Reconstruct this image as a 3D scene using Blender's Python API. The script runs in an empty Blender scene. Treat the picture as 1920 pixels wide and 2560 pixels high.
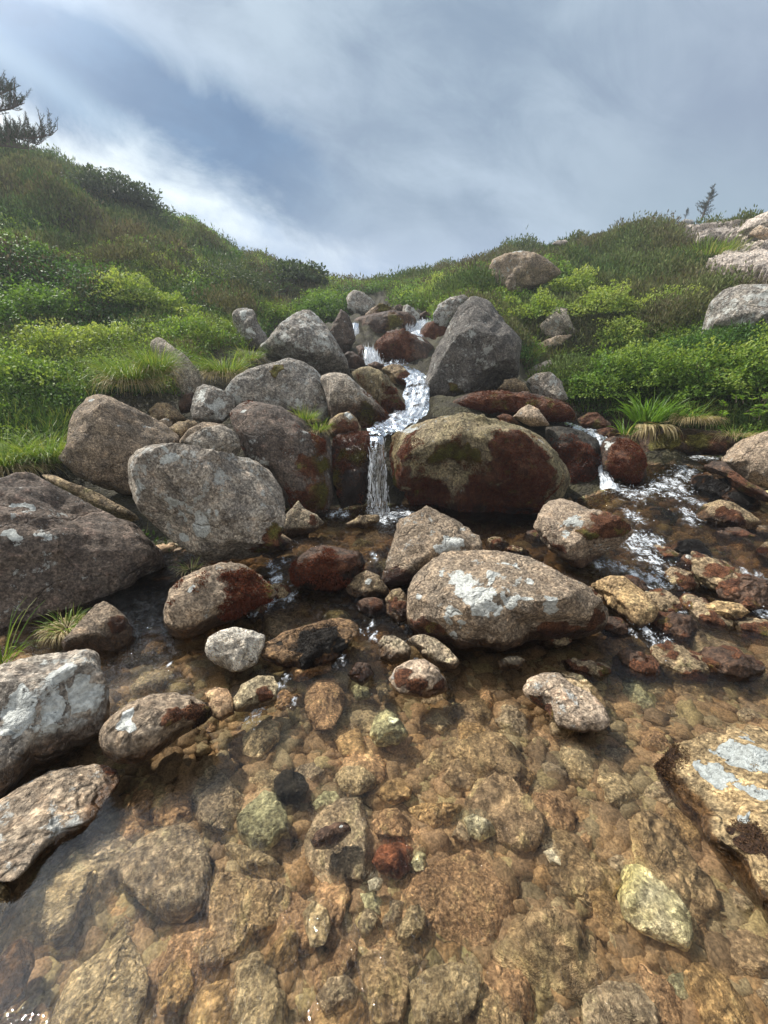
import bpy, bmesh, math, random
import numpy as np
from mathutils import Vector, Matrix

random.seed(7)
RNG = np.random.default_rng(7)
SC = bpy.context.scene
COL = SC.collection

# ------------------------------------------------------------------ camera
CAM_H = 1.45
PITCH = math.radians(13.0)
HALF = 1.20                      # tan of half the vertical field of view (ultra wide phone lens)
cam_d = bpy.data.cameras.new("camera")
cam_d.sensor_fit = 'VERTICAL'
cam_d.sensor_height = 36.0
cam_d.lens = 18.0 / HALF
cam_d.clip_start = 0.05
cam_d.clip_end = 2000
cam = bpy.data.objects.new("camera", cam_d)
COL.objects.link(cam)
cam.location = (0, 0, CAM_H)
cam.rotation_euler = (math.radians(90) - PITCH, 0, 0)
SC.camera = cam
SC.render.resolution_x, SC.render.resolution_y = 768, 1024

SUN_AZ, SUN_EL = math.radians(60), math.radians(52)      # azimuth: to the left of straight ahead
SUN = np.array([-math.sin(SUN_AZ) * math.cos(SUN_EL), math.cos(SUN_AZ) * math.cos(SUN_EL), math.sin(SUN_EL)])
sd = bpy.data.lights.new("sun", 'SUN')
sd.energy = 5.0
sd.angle = math.radians(1.2)
sd.color = (1.0, 0.94, 0.85)
so = bpy.data.objects.new("sun", sd)
COL.objects.link(so)
so.rotation_euler = Vector(-SUN).to_track_quat('-Z', 'Y').to_euler()

SC.view_settings.view_transform = 'Standard'
SC.view_settings.look = 'None'
SC.view_settings.exposure = 0.42
SC.view_settings.gamma = 1.0
SC.cycles.use_denoising = True
SC.cycles.max_bounces = 8
SC.cycles.transparent_max_bounces = 24
SC.cycles.diffuse_bounces = 3
SC.cycles.glossy_bounces = 3
SC.cycles.caustics_reflective = False
SC.cycles.caustics_refractive = False
SC.cycles.sample_clamp_indirect = 6.0

# ------------------------------------------------------------------ node helper
class NT:
    def __init__(s, tree):
        s.t = tree; s.n = tree.nodes; s.l = tree.links
    def put(s, sock, v):
        if isinstance(v, bpy.types.NodeSocket): s.l.new(v, sock)
        elif v is not None:
            if sock.type == 'RGBA' and len(v) == 3: v = (*v, 1.0)
            sock.default_value = v
    def node(s, kind, **kw):
        n = s.n.new(kind)
        for k, v in kw.items(): setattr(n, k, v)
        return n
    def math(s, op, a, b=None, c=None, clamp=False):
        n = s.node('ShaderNodeMath', operation=op, use_clamp=clamp)
        for i, v in enumerate((a, b, c)):
            if v is not None: s.put(n.inputs[i], v)
        return n.outputs[0]
    def vmath(s, op, a, b=None, out=0):
        n = s.node('ShaderNodeVectorMath', operation=op)
        s.put(n.inputs[0], a)
        if b is not None: s.put(n.inputs[1], b)
        return n.outputs[out]
    def scale(s, a, k):
        n = s.node('ShaderNodeVectorMath', operation='SCALE')
        s.put(n.inputs[0], a); s.put(n.inputs['Scale'], k)
        return n.outputs[0]
    def mix(s, f, a, b, mode='MIX'):
        n = s.node('ShaderNodeMix', data_type='RGBA', blend_type=mode)
        n.clamp_factor = True
        s.put(n.inputs[0], f); s.put(n.inputs[6], a); s.put(n.inputs[7], b)
        return n.outputs[2]
    def noise(s, vec, scale, detail=4, rough=0.55, dist=0.0, color=False):
        n = s.node('ShaderNodeTexNoise')
        if vec is not None: s.put(n.inputs['Vector'], vec)
        s.put(n.inputs['Scale'], scale); s.put(n.inputs['Detail'], detail)
        s.put(n.inputs['Roughness'], rough); s.put(n.inputs['Distortion'], dist)
        return n.outputs['Color' if color else 'Fac']
    def voro(s, vec, scale, feature='F1', out='Distance', rnd=1.0):
        n = s.node('ShaderNodeTexVoronoi', feature=feature)
        s.put(n.inputs['Vector'], vec); s.put(n.inputs['Scale'], scale)
        s.put(n.inputs['Randomness'], rnd)
        return n.outputs[out]
    def ramp(s, f, lo, hi, a=0.0, b=1.0, smooth=True):
        n = s.node('ShaderNodeMapRange')
        n.interpolation_type = 'SMOOTHSTEP' if smooth else 'LINEAR'
        n.clamp = True
        for i, v in enumerate((f, lo, hi, a, b)): s.put(n.inputs[i], v)
        return n.outputs[0]
    def attr(s, name, out='Fac'):
        n = s.node('ShaderNodeAttribute'); n.attribute_name = name
        return n.outputs[out]
    def bump(s, h, strength=0.5, dist=0.02, normal=None):
        n = s.node('ShaderNodeBump')
        s.put(n.inputs['Height'], h); s.put(n.inputs['Strength'], strength); s.put(n.inputs['Distance'], dist)
        if normal is not None: s.put(n.inputs['Normal'], normal)
        return n.outputs[0]

# ------------------------------------------------------------------ world: broken cloud over a Nishita sky
world = bpy.data.worlds.new("World")
SC.world = world
world.use_nodes = True
def build_world():
    w = NT(world.node_tree)
    w.n.clear()
    out = w.node('ShaderNodeOutputWorld')
    bg = w.node('ShaderNodeBackground')
    w.l.new(bg.outputs[0], out.inputs[0])
    tc = w.node('ShaderNodeTexCoord')
    d = tc.outputs['Generated']
    sep = w.node('ShaderNodeSeparateXYZ'); w.l.new(d, sep.inputs[0])
    x, y, z = sep.outputs
    yy = w.math('MAXIMUM', y, 0.18)
    A = w.math('DIVIDE', x, yy)
    B = w.math('DIVIDE', z, yy)
    cmb = w.node('ShaderNodeCombineXYZ'); w.put(cmb.inputs[0], A); w.put(cmb.inputs[1], B)
    P = cmb.outputs[0]
    # coordinates along (p) and across (s) the long cloud edge that falls to the notch of the valley
    s0 = w.math('ADD', w.math('MULTIPLY', w.math('ADD', A, 0.70), 0.392), w.math('MULTIPLY', w.math('SUBTRACT', B, 0.685), 0.92))
    p0 = w.math('ADD', w.math('MULTIPLY', w.math('ADD', A, 0.70), 0.92), w.math('MULTIPLY', w.math('SUBTRACT', B, 0.685), -0.392))
    c2 = w.node('ShaderNodeCombineXYZ'); w.put(c2.inputs[0], w.math('MULTIPLY', p0, 0.55)); w.put(c2.inputs[1], s0)
    Q = c2.outputs[0]
    n1 = w.noise(Q, 4.2, 7, 0.62, 0.6)
    n2 = w.noise(w.vmath('ADD', Q, (3.1, 7.7, 0)), 9.0, 6, 0.55, 0.3)
    n3 = w.noise(w.vmath('ADD', P, (1.3, 2.2, 5.0)), 2.4, 5, 0.5, 0.2)
    s = w.math('ADD', s0, w.math('MULTIPLY', w.math('SUBTRACT', n1, 0.5), 0.24))
    # base: bright white-blue cloud below the band, lavender grey above
    n4 = w.noise(w.vmath('ADD', Q, (8.3, 1.2, 2.0)), 7.0, 7, 0.62, 0.6)
    grey = w.mix(w.ramp(w.math('ADD', w.math('MULTIPLY', n3, .6), w.math('MULTIPLY', n4, .4)), 0.36, 0.64), (0.225, 0.315, 0.43), (0.45, 0.565, 0.67))
    grey = w.mix(w.math('MULTIPLY', w.ramp(A, 0.15, 0.85), .6), grey, (0.31, 0.375, 0.50))
    grey = w.mix(w.math('MULTIPLY', w.ramp(B, 0.62, 0.34), w.ramp(A, 0.2, 0.7)), grey, (0.32, 0.43, 0.52))
    bright = w.mix(w.ramp(n2, 0.35, 0.66), (0.40, 0.54, 0.72), (0.98, 1.08, 1.1))
    bright = w.mix(w.math('MULTIPLY', w.ramp(A, -0.30, -0.75), w.ramp(s, -0.02, -0.13)), bright, (1.1, 1.17, 1.15))
    c = w.mix(w.ramp(s, -0.12, -0.02), bright, grey)
    # soft highlights along the upper edge of the band
    e = w.math('SUBTRACT', s, 0.125)
    edge = w.math('POWER', 2.718, w.math('MULTIPLY', w.math('MULTIPLY', e, e), -260.0))
    c = w.mix(w.math('MULTIPLY', edge, w.math('MULTIPLY', w.ramp(n2, 0.3, 0.7), 0.55)), c, (0.56, 0.68, 0.80))
    # blue band
    sb = w.math('SUBTRACT', s, 0.01)
    wd = w.ramp(p0, 0.0, 0.85, -110.0, -330.0)
    band = w.math('POWER', 2.718, w.math('MULTIPLY', w.math('MULTIPLY', sb, sb), wd))
    band = w.math('MULTIPLY', w.math('MINIMUM', w.math('MULTIPLY', band, 1.35), 1.0), w.ramp(p0, 0.80, 0.42))
    bandc = w.mix(w.ramp(n2, 0.35, 0.7), (0.04, 0.14, 0.30), (0.085, 0.215, 0.40))
    c = w.mix(w.math('MULTIPLY', band, 0.93), c, bandc)
    # pale streak at the upper corner
    st = w.math('SUBTRACT', w.math('ADD', w.math('MULTIPLY', w.math('ADD', A, 0.74), 0.5), w.math('MULTIPLY', w.math('SUBTRACT', B, 0.684), 0.866)), -0.004)
    streak = w.math('MULTIPLY', w.math('POWER', 2.718, w.math('MULTIPLY', w.math('MULTIPLY', st, st), -1100.0)), w.ramp(A, -0.40, -0.62))
    c = w.mix(w.math('MULTIPLY', streak, 0.35), c, (0.52, 0.72, 0.86))
    # horizon of the notch: pale lavender
    c = w.mix(w.math('MULTIPLY', w.ramp(B, 0.42, 0.28), w.math('MULTIPLY', w.ramp(A, 0.6, 0.2), 0.6)), c, (0.42, 0.52, 0.70))
    sky = w.node('ShaderNodeTexSky', sky_type='NISHITA')
    sky.sun_disc = False
    sky.sun_elevation = SUN_EL
    sky.sun_rotation = -SUN_AZ
    sky.air_density = 1.0; sky.dust_density = 2.0
    skyc = w.scale(sky.outputs[0], 0.08)
    # glare of thin cloud round the sun
    dn = w.vmath('DOT_PRODUCT', d, tuple(SUN), out=1)
    ang = w.math('ARCCOSINE', w.math('MINIMUM', dn, 0.99999))
    g = w.math('POWER', 2.718, w.math('MULTIPLY', w.math('MULTIPLY', ang, ang), -1.0 / (0.16 ** 2)))
    # the unseen half of the sky behind the photographer: brightened as added fill light
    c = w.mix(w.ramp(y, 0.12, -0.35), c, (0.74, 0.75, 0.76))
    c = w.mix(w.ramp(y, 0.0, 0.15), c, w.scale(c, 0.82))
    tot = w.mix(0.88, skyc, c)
    # unseen bright glow added beside the sun, to put a sheen on the pool
    ba, be = math.radians(51), math.radians(47)
    ang2 = w.math('ARCCOSINE', w.math('MINIMUM', w.vmath('DOT_PRODUCT', d, (-math.sin(ba) * math.cos(be), math.cos(ba) * math.cos(be), math.sin(be)), out=1), 0.99999))
    g2 = w.math('POWER', 2.718, w.math('MULTIPLY', w.math('MULTIPLY', ang2, ang2), -1.0 / (0.23 ** 2)))
    tot = w.vmath('ADD', tot, w.scale((0.9, 0.97, 1.05), w.math('MULTIPLY', g2, 2.6)))
    gl = w.node('ShaderNodeCombineColor')
    w.put(gl.inputs[0], w.math('MULTIPLY', g, 1.6)); w.put(gl.inputs[1], w.math('MULTIPLY', g, 1.75)); w.put(gl.inputs[2], w.math('MULTIPLY', g, 1.9))
    tot = w.vmath('ADD', tot, gl.outputs[0])
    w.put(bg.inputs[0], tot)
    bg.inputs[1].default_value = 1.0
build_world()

# ------------------------------------------------------------------ maths
FPX = 1280.0 / HALF
SP, CP = math.sin(PITCH), math.cos(PITCH)
CAM = np.array([0, 0, CAM_H])
ZOOM = 700.0 / 1659.0
REG = {'S': (0, 0, 1.0), 'R1': (0, 0, 960 / 1659), 'R2': (960, 0, 960 / 1659), 'R3': (0, 850, ZOOM), 'R4': (560, 680, ZOOM), 'R5': (1220, 600, ZOOM),
       'R6': (1220, 1100, ZOOM), 'R7': (0, 1500, ZOOM), 'R8': (600, 1200, ZOOM), 'R9': (0, 1860, ZOOM), 'R10': (1220, 1760, ZOOM),
       'R11': (600, 1860, ZOOM), 'R12': (1560, 480, 360 / 1659)}
def src(reg, pts):
    if isinstance(pts, str):
        pts = [tuple(map(float, q.split(','))) for q in pts.split()]
    ox, oy, k = REG[reg]
    return np.array(pts, float) * k + (ox, oy)
def raydir(p):
    p = np.asarray(p, float)
    a = (p[..., 0] - 960) / FPX; b = (1280 - p[..., 1]) / FPX
    return np.stack([a, CP + b * SP, -SP + b * CP], -1)
def P3(px, py, t): return CAM + t * raydir((px, py))
def G3(px, py, z):
    d = raydir((px, py)); return CAM + d * ((z - CAM_H) / d[2])
def proj(v):
    q = v - CAM
    t = q[:, 1] * CP - q[:, 2] * SP
    return np.stack([960 + FPX * q[:, 0] / t, 1280 - FPX * (q[:, 1] * SP + q[:, 2] * CP) / t], -1), t

def _hash(ix, iy, iz):
    h = (ix * 374761393 + iy * 668265263 + iz * 2147483647 * 3 + 1013904223) & 0xFFFFFFFF
    h = ((h ^ (h >> 13)) * 1274126177) & 0xFFFFFFFF
    h = ((h ^ (h >> 16)) * 2246822519) & 0xFFFFFFFF
    return ((h ^ (h >> 15)) & 0xFFFFFF) / float(0xFFFFFF) * 2 - 1
def vnoise(p):
    i = np.floor(p).astype(np.int64); f = p - i
    f = f * f * f * (f * (f * 6 - 15) + 10)
    x, y, z = i[:, 0], i[:, 1], i[:, 2]
    r = 0
    for dx in (0, 1):
        wx = f[:, 0] if dx else 1 - f[:, 0]
        for dy in (0, 1):
            wy = f[:, 1] if dy else 1 - f[:, 1]
            for dz in (0, 1):
                wz = f[:, 2] if dz else 1 - f[:, 2]
                r = r + wx * wy * wz * _hash(x + dx, y + dy, z + dz)
    return r
def fbm(p, o=4, gain=0.5):
    r = 0; a = 1.0; q = np.array(p, float)
    for k in range(o):
        r = r + a * vnoise(q); q = q * 2.03 + 17.3; a *= gain
    return r
def sstep(a, b, x):
    t = np.clip((x - a) / (b - a), 0, 1); return t * t * (3 - 2 * t)

class TPS:
    """thin plate spline surface z(x, y) through control points"""
    def __init__(s, pts, lam=0.02):
        p = np.array(pts, float); s.xy = p[:, :2]; n = len(p)
        K = s.k(np.linalg.norm(s.xy[:, None] - s.xy[None], axis=2)) + lam * np.eye(n)
        Q = np.hstack([np.ones((n, 1)), s.xy])
        M = np.zeros((n + 3, n + 3)); M[:n, :n] = K; M[:n, n:] = Q; M[n:, :n] = Q.T
        r = np.zeros(n + 3); r[:n] = p[:, 2]
        s.w = np.linalg.solve(M, r)
    @staticmethod
    def k(r): return r * r * np.log(r + 1e-9)
    def __call__(s, x, y):
        q = np.stack([np.ravel(x), np.ravel(y)], -1); out = np.empty(len(q))
        for i in range(0, len(q), 20000):
            c = q[i:i + 20000]
            out[i:i + 20000] = s.k(np.linalg.norm(c[:, None] - s.xy[None], axis=2)) @ s.w[:-3] + np.hstack([np.ones((len(c), 1)), c]) @ s.w[-3:]
        return out.reshape(np.shape(x))

# ------------------------------------------------------------------ mesh helpers
def mesh_from(name, verts, faces, smooth=True, attrs=None, mats=()):
    """faces: (n, 3) or (n, 4) array"""
    me = bpy.data.meshes.new(name)
    verts = np.asarray(verts, np.float32); faces = np.asarray(faces, np.int32)
    k = faces.shape[1]
    me.vertices.add(len(verts)); me.vertices.foreach_set('co', verts.ravel())
    me.loops.add(faces.size); me.loops.foreach_set('vertex_index', faces.ravel())
    me.polygons.add(len(faces))
    me.polygons.foreach_set('loop_start', np.arange(0, faces.size, k, dtype=np.int32))
    me.polygons.foreach_set('use_smooth', np.full(len(faces), smooth))
    for key, val in (attrs or {}).items():
        val = np.asarray(val, np.float32)
        if val.ndim == 1:
            a = me.attributes.new(key, 'FLOAT', 'POINT'); a.data.foreach_set('value', val)
        else:
            a = me.attributes.new(key, 'FLOAT_COLOR', 'POINT')
            a.data.foreach_set('color', np.hstack([val, np.ones((len(val), 1), np.float32)]).ravel())
    for m in mats: me.materials.append(m)
    me.update(calc_edges=True); me.validate()
    return me
def link(name, data, loc=(0, 0, 0), parent=None, label=None, cat=None, group=None, kind=None):
    o = bpy.data.objects.new(name, data); COL.objects.link(o); o.location = loc
    if parent is not None: o.parent = parent
    if label: o['label'] = label
    if cat: o['category'] = cat
    if group: o['group'] = group
    if kind: o['kind'] = kind
    return o
_ICO = {}
def ico(n):
    if n not in _ICO:
        bm = bmesh.new(); bmesh.ops.create_icosphere(bm, subdivisions=n, radius=1.0)
        bm.verts.ensure_lookup_table()
        v = np.array([q.co for q in bm.verts]); f = np.array([[q.index for q in t.verts] for t in bm.faces])
        bm.free(); _ICO[n] = (v, f)
    return _ICO[n]

# ------------------------------------------------------------------ materials
def principled(name):
    m = bpy.data.materials.new(name); m.use_nodes = True
    t = NT(m.node_tree); b = m.node_tree.nodes['Principled BSDF']
    return m, t, b

RM = {}
def rock_mat(name, ca, cb, cc=None, speck=0.5, lichen=0.0, dark=0.35, grain=1.0, rough=0.85, mossa=(0.118, 0.046, 0.023), mossb=(0.12, 0.105, 0.022), bump=0.6, lcol=(0.66, 0.68, 0.64)):
    """granite: two mottled colours, fine light and dark minerals, lichen, moss and a wet band"""
    RM[name] = dict(locals())
    m, t, b = principled(name)
    tc = t.node('ShaderNodeTexCoord'); oi = t.node('ShaderNodeObjectInfo')
    off = t.node('ShaderNodeCombineXYZ')
    for i, k in enumerate((37.0, 71.0, 13.0)): t.put(off.inputs[i], t.math('MULTIPLY', oi.outputs['Random'], k))
    v = t.vmath('ADD', tc.outputs['Object'], off.outputs[0])
    v = t.scale(v, t.math('ADD', .72, t.math('MULTIPLY', t.math('FRACT', t.math('MULTIPLY', oi.outputs['Random'], 17.0)), .75)))
    big = t.noise(v, 2.6, 5, 0.62, 0.4)
    mid = t.noise(v, 11.0, 5, 0.65, 0.2)
    fin = t.noise(v, 70.0 * grain, 4, 0.7)
    vor = t.voro(t.vmath('ADD', v, t.scale(t.noise(v, 40.0, 2, 0.5, color=True), 0.02)), 95.0 * grain, out='Color')
    vs = t.node('ShaderNodeSeparateColor'); t.put(vs.inputs[0], vor)
    c = t.mix(t.ramp(big, 0.35, 0.68), ca, cb)
    if cc is not None: c = t.mix(t.math('MULTIPLY', t.ramp(mid, 0.52, 0.72), 0.7), c, cc)
    # dark weathering blotches
    dk = t.ramp(t.math('ADD', t.math('MULTIPLY', big, 0.5), t.math('MULTIPLY', mid, 0.5)), 0.54, 0.42)
    c = t.mix(t.math('MULTIPLY', dk, dark), c, t.mix(1.0, c, (0.38, 0.36, 0.35), 'MULTIPLY'))
    streak = t.noise(t.vmath('MULTIPLY', v, (3.0, 3.0, 0.8)), 4.0, 5, 0.7, 0.8)
    c = t.mix(1.0, c, t.mix(t.ramp(streak, 0.3, 0.72), (0.62, 0.62, 0.63), (1.3, 1.28, 1.24)), 'MULTIPLY')
    blot = t.noise(t.vmath('ADD', v, (9.0, 2.0, 4.0)), 5.5, 6, 0.7, 0.6)
    c = t.mix(t.math('MULTIPLY', t.ramp(blot, 0.56, 0.64), 0.6), c, t.mix(1.0, c, (0.48, 0.45, 0.43), 'MULTIPLY'))
    c = t.mix(t.math('MULTIPLY', t.ramp(blot, 0.44, 0.36), 0.5), c, t.mix(1.0, c, (1.35, 1.27, 1.18), 'MULTIPLY'))
    # minerals
    c = t.mix(t.math('MULTIPLY', t.ramp(vs.outputs[0], 0.55, 0.95), speck * 0.85), c, t.mix(1.0, c, (1.9, 1.85, 1.8), 'MULTIPLY'))
    c = t.mix(t.math('MULTIPLY', t.ramp(vs.outputs[1], 0.62, 0.9), speck), c, t.mix(1.0, c, (0.30, 0.28, 0.27), 'MULTIPLY'))
    c = t.mix(1.0, c, t.mix(t.ramp(fin, 0.25, 0.75), (0.60, 0.59, 0.58), (1.36, 1.35, 1.33)), 'MULTIPLY')
    gr = t.noise(v, 42.0 * grain, 3, 0.6, 0.4)
    c = t.mix(1.0, c, t.mix(t.ramp(gr, 0.36, 0.64), (0.62, 0.60, 0.585), (1.36, 1.34, 1.31)), 'MULTIPLY')
    hv = t.math('ADD', t.math('MULTIPLY', oi.outputs['Random'], 0.3), 0.85)
    c = t.scale(c, hv)
    # lichen: sparse crusts everywhere (lichen) and patches where the photo has them (attribute)
    ln = t.noise(v, 16.0, 6, 0.65, 0.3)
    lf = t.noise(v, 55.0, 3, 0.6)
    la = t.ramp(t.math('ADD', t.attr('lich'), t.math('MULTIPLY', t.math('SUBTRACT', ln, 0.5), 0.95)), 0.49, 0.53)
    if lichen > 0:
        lg = t.ramp(t.math('ADD', t.noise(t.vmath('ADD', v, (5.0, 3.0, 9.0)), 8.0, 7, 0.75), t.math('MULTIPLY', t.math('SUBTRACT', t.noise(v, 1.7, 2), 0.5), 0.35)), 0.64 - 0.13 * lichen, 0.69 - 0.12 * lichen)
        la = t.math('MAXIMUM', la, t.math('MULTIPLY', lg, 0.75))
    lc = t.mix(t.ramp(lf, 0.3, 0.7), tuple(0.55 * q for q in lcol), lcol)
    lc = t.mix(t.ramp(t.noise(v, 34.0, 3, 0.6), 0.62, 0.70), lc, (0.08, 0.08, 0.075))
    # moss
    mn = t.math('ADD', t.math('MULTIPLY', t.noise(v, 3.6, 4, 0.6, 0.5), 0.55), t.math('MULTIPLY', t.noise(v, 13.0, 6, 0.72), 0.45))
    mfac = t.ramp(t.math('ADD', t.attr('moss'), t.math('MULTIPLY', t.math('SUBTRACT', mn, 0.5), 1.25)), 0.44, 0.56)
    mc = t.mix(t.ramp(t.noise(v, 6.0, 4, 0.6), 0.55, 0.70), mossa, mossb)
    mc = t.mix(t.ramp(t.attr('mossg'), 0.3, 0.7), mc, mossb)
    mc = t.mix(1.0, mc, t.mix(t.ramp(t.noise(v, 15.0, 5, 0.7, 0.4), 0.32, 0.68), (0.45, 0.42, 0.40), (1.55, 1.7, 1.6)), 'MULTIPLY')
    mc = t.mix(1.0, mc, t.mix(t.ramp(t.noise(v, 120.0, 3, 0.7), 0.3, 0.72), (0.25, 0.25, 0.25), (1.9, 1.8, 1.7)), 'MULTIPLY')
    # algae-dark wet band near the water
    wf = t.ramp(t.math('ADD', t.attr('wet'), t.math('MULTIPLY', t.math('SUBTRACT', mn, 0.5), 0.7)), 0.36, 0.64)
    c = t.mix(la, c, lc)
    c = t.mix(mfac, c, mc)
    c = t.mix(wf, c, t.mix(1.0, c, (0.27, 0.20, 0.155), 'MULTIPLY'))
    t.put(b.inputs['Base Color'], c)
    t.put(b.inputs['Roughness'], t.math('ADD', rough, t.math('MULTIPLY', wf, -0.5)))
    t.put(b.inputs['Specular IOR Level'], 0.35)
    h = t.math('ADD', t.math('MULTIPLY', mid, 1.6), t.math('MULTIPLY', fin, 0.55))
    h = t.math('ADD', h, t.math('MULTIPLY', vs.outputs[2], 0.16))
    h = t.math('ADD', h, t.math('MULTIPLY', la, 0.2))
    h = t.math('ADD', h, t.math('MULTIPLY', t.math('MULTIPLY', mfac, t.noise(v, 60.0, 5, 0.75)), 1.6))
    crk = t.voro(t.vmath('ADD', v, t.scale(t.noise(v, 3.0, 4, 0.6, color=True), 0.5)), 1.5, 'DISTANCE_TO_EDGE')
    h = t.math('ADD', h, t.math('MULTIPLY', t.ramp(crk, 0.0, 0.03), 0.8))
    h = t.math('ADD', h, t.math('MULTIPLY', t.ramp(blot, 0.50, 0.60), -0.35))
    t.put(b.inputs['Normal'], t.bump(h, bump * 1.25, 0.035))
    return m

M = {
    'grey':   rock_mat('granite_grey', (0.415, 0.383, 0.328), (0.234, 0.215, 0.190), (0.456, 0.374, 0.303), lichen=0.55, speck=0.55),
    'pale':   rock_mat('granite_pale', (0.508, 0.415, 0.317), (0.363, 0.298, 0.231), (0.484, 0.337, 0.235), lichen=0.25, speck=0.5, dark=0.2),
    'pink':   rock_mat('granite_pink', (0.387, 0.314, 0.233), (0.234, 0.196, 0.152), (0.422, 0.314, 0.217), lichen=0.3, speck=0.6),
    'dark':   rock_mat('granite_dark', (0.185, 0.150, 0.125), (0.106, 0.090, 0.079), (0.260, 0.186, 0.153), lichen=0.3, speck=0.5, dark=0.5),
    'far':    rock_mat('granite_far', (0.327, 0.315, 0.287), (0.183, 0.176, 0.165), (0.363, 0.315, 0.268), lichen=0.9, speck=0.5, grain=0.6),
    'slab':   rock_mat('granite_slab', (0.598, 0.545, 0.492), (0.468, 0.430, 0.399), (0.546, 0.474, 0.430), lichen=0.2, speck=0.4, grain=0.5, dark=0.15),
    'weedy':  rock_mat('stone_black_weed', (0.320, 0.208, 0.112), (0.208, 0.132, 0.072), (0.368, 0.240, 0.120), speck=0.6, dark=0.3, mossa=(0.020, 0.016, 0.014), mossb=(0.035, 0.025, 0.016), bump=0.8),
    'lichened': rock_mat('granite_lichened_tan', (0.423, 0.330, 0.190), (0.294, 0.220, 0.120), (0.460, 0.360, 0.200), speck=0.65, dark=0.25, mossa=(0.060, 0.030, 0.018), mossb=(0.075, 0.045, 0.022), bump=0.7, lcol=(0.56, 0.60, 0.58)),
    'slate':  rock_mat('granite_slate', (0.185, 0.180, 0.172), (0.105, 0.103, 0.10), (0.22, 0.205, 0.19), lichen=0.45, speck=0.5, dark=0.5, bump=0.8),
    'wet':    rock_mat('granite_wet', (0.12, 0.07, 0.045), (0.05, 0.035, 0.026), (0.17, 0.10, 0.06), speck=0.5, dark=0.5, rough=0.6),
    'mossy':  rock_mat('mossy_rock', (0.333, 0.283, 0.185), (0.217, 0.192, 0.108), (0.400, 0.333, 0.200), lichen=0.2, speck=0.4, bump=0.8),
    'white':  rock_mat('quartz', (0.85, 0.82, 0.74), (0.80, 0.74, 0.62), (0.82, 0.70, 0.52), speck=0.15, dark=0.08, bump=0.9),
    'tan':    rock_mat('stone_tan', (0.850, 0.594, 0.364), (0.552, 0.372, 0.226), (0.850, 0.716, 0.383), speck=0.65, dark=0.4),
    'brown':  rock_mat('stone_brown', (0.707, 0.554, 0.340), (0.427, 0.332, 0.229), (0.782, 0.703, 0.379), speck=0.65, dark=0.45),
    'pinkbr': rock_mat('stone_pink_brown', (0.751, 0.641, 0.468), (0.443, 0.383, 0.293), (0.765, 0.732, 0.451), speck=0.75, dark=0.4),
    'yellow': rock_mat('stone_yellow_green', (0.751, 0.648, 0.428), (0.545, 0.454, 0.291), (0.790, 0.707, 0.515), speck=0.6, dark=0.3),
    'green':  rock_mat('stone_green_grey', (0.662, 0.694, 0.449), (0.464, 0.481, 0.326), (0.760, 0.763, 0.486), speck=0.65, dark=0.35),
    'orange': rock_mat('stone_orange', (0.695, 0.505, 0.260), (0.509, 0.367, 0.210), (0.800, 0.662, 0.341), speck=0.6, dark=0.4),
    'red':    rock_mat('stone_red', (0.420, 0.167, 0.090), (0.302, 0.135, 0.076), (0.466, 0.216, 0.113), speck=0.5, dark=0.3),
    'black':  rock_mat('stone_dark', (0.06, 0.055, 0.045), (0.03, 0.03, 0.028), (0.08, 0.07, 0.05), speck=0.4, dark=0.3),
    'palest': rock_mat('stone_pale_cream', (0.850, 0.850, 0.726), (0.850, 0.850, 0.461), (0.850, 0.850, 0.726), speck=0.7, dark=0.3),
}

# stones out of the water: darker copies of colours brightened to show through water
for key in ('tan', 'brown', 'pinkbr', 'orange', 'yellow', 'green'):
    a = dict(RM[M[key].name]); k = .56 if key not in ('orange', 'yellow') else .68
    for c in ('ca', 'cb', 'cc'):
        if a[c] is not None: a[c] = tuple(k * q for q in a[c])
    a['name'] = a['name'] + '_dry'; M[key + '_dry'] = rock_mat(**a)

# ------------------------------------------------------------------ terrain and water levels
WATER_PTS = [(-1.5, -1, 0), (0, -1, 0), (1.5, -1, 0), (-1.5, 1, 0), (0, 1, 0), (1.5, 1, 0), (-1.2, 2, 0), (0, 2, 0), (1.5, 2, .005), (3, 1.5, 0), (-3, 1, 0)]
WATER_PTS += [tuple(G3(px, py, z)) for px, py, z in [
    (560, 1640, .02), (800, 1640, .01), (1150, 1680, .01), (1500, 1640, .02), (1900, 1620, .05), (560, 1600, .05), (700, 1500, .08), (870, 1560, .04),
    (650, 1420, .17), (760, 1350, .23), (900, 1340, .24), (860, 1300, .24), (950, 1300, .24), (960, 1400, .2), (1280, 1350, .24), (1330, 1300, .25), (1450, 1270, .30),
    (1560, 1420, .16), (1640, 1440, .14), (1540, 1350, .24), (1640, 1340, .28), (1720, 1480, .08), (1880, 1440, .17), (1900, 1380, .28), (1740, 1400, .2),
    (1650, 1170, .74), (1780, 1150, .80), (1700, 1210, .62), (1600, 1220, .57), (1540, 1240, .50), (1500, 1130, .86), (1620, 1120, .92), (1430, 1080, 1.08), (1800, 1290, .40), (1900, 1280, .42)]]
WATER_PTS += [(5.5, 5, .6), (-3, 5, .2), (-1.6, 5.2, .25), (0, 6.6, .5), (4, 7, 1.1)]
WPX = [p for p in WATER_PTS[11:-5]]
W = TPS(WATER_PTS, 0.003)

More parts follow.
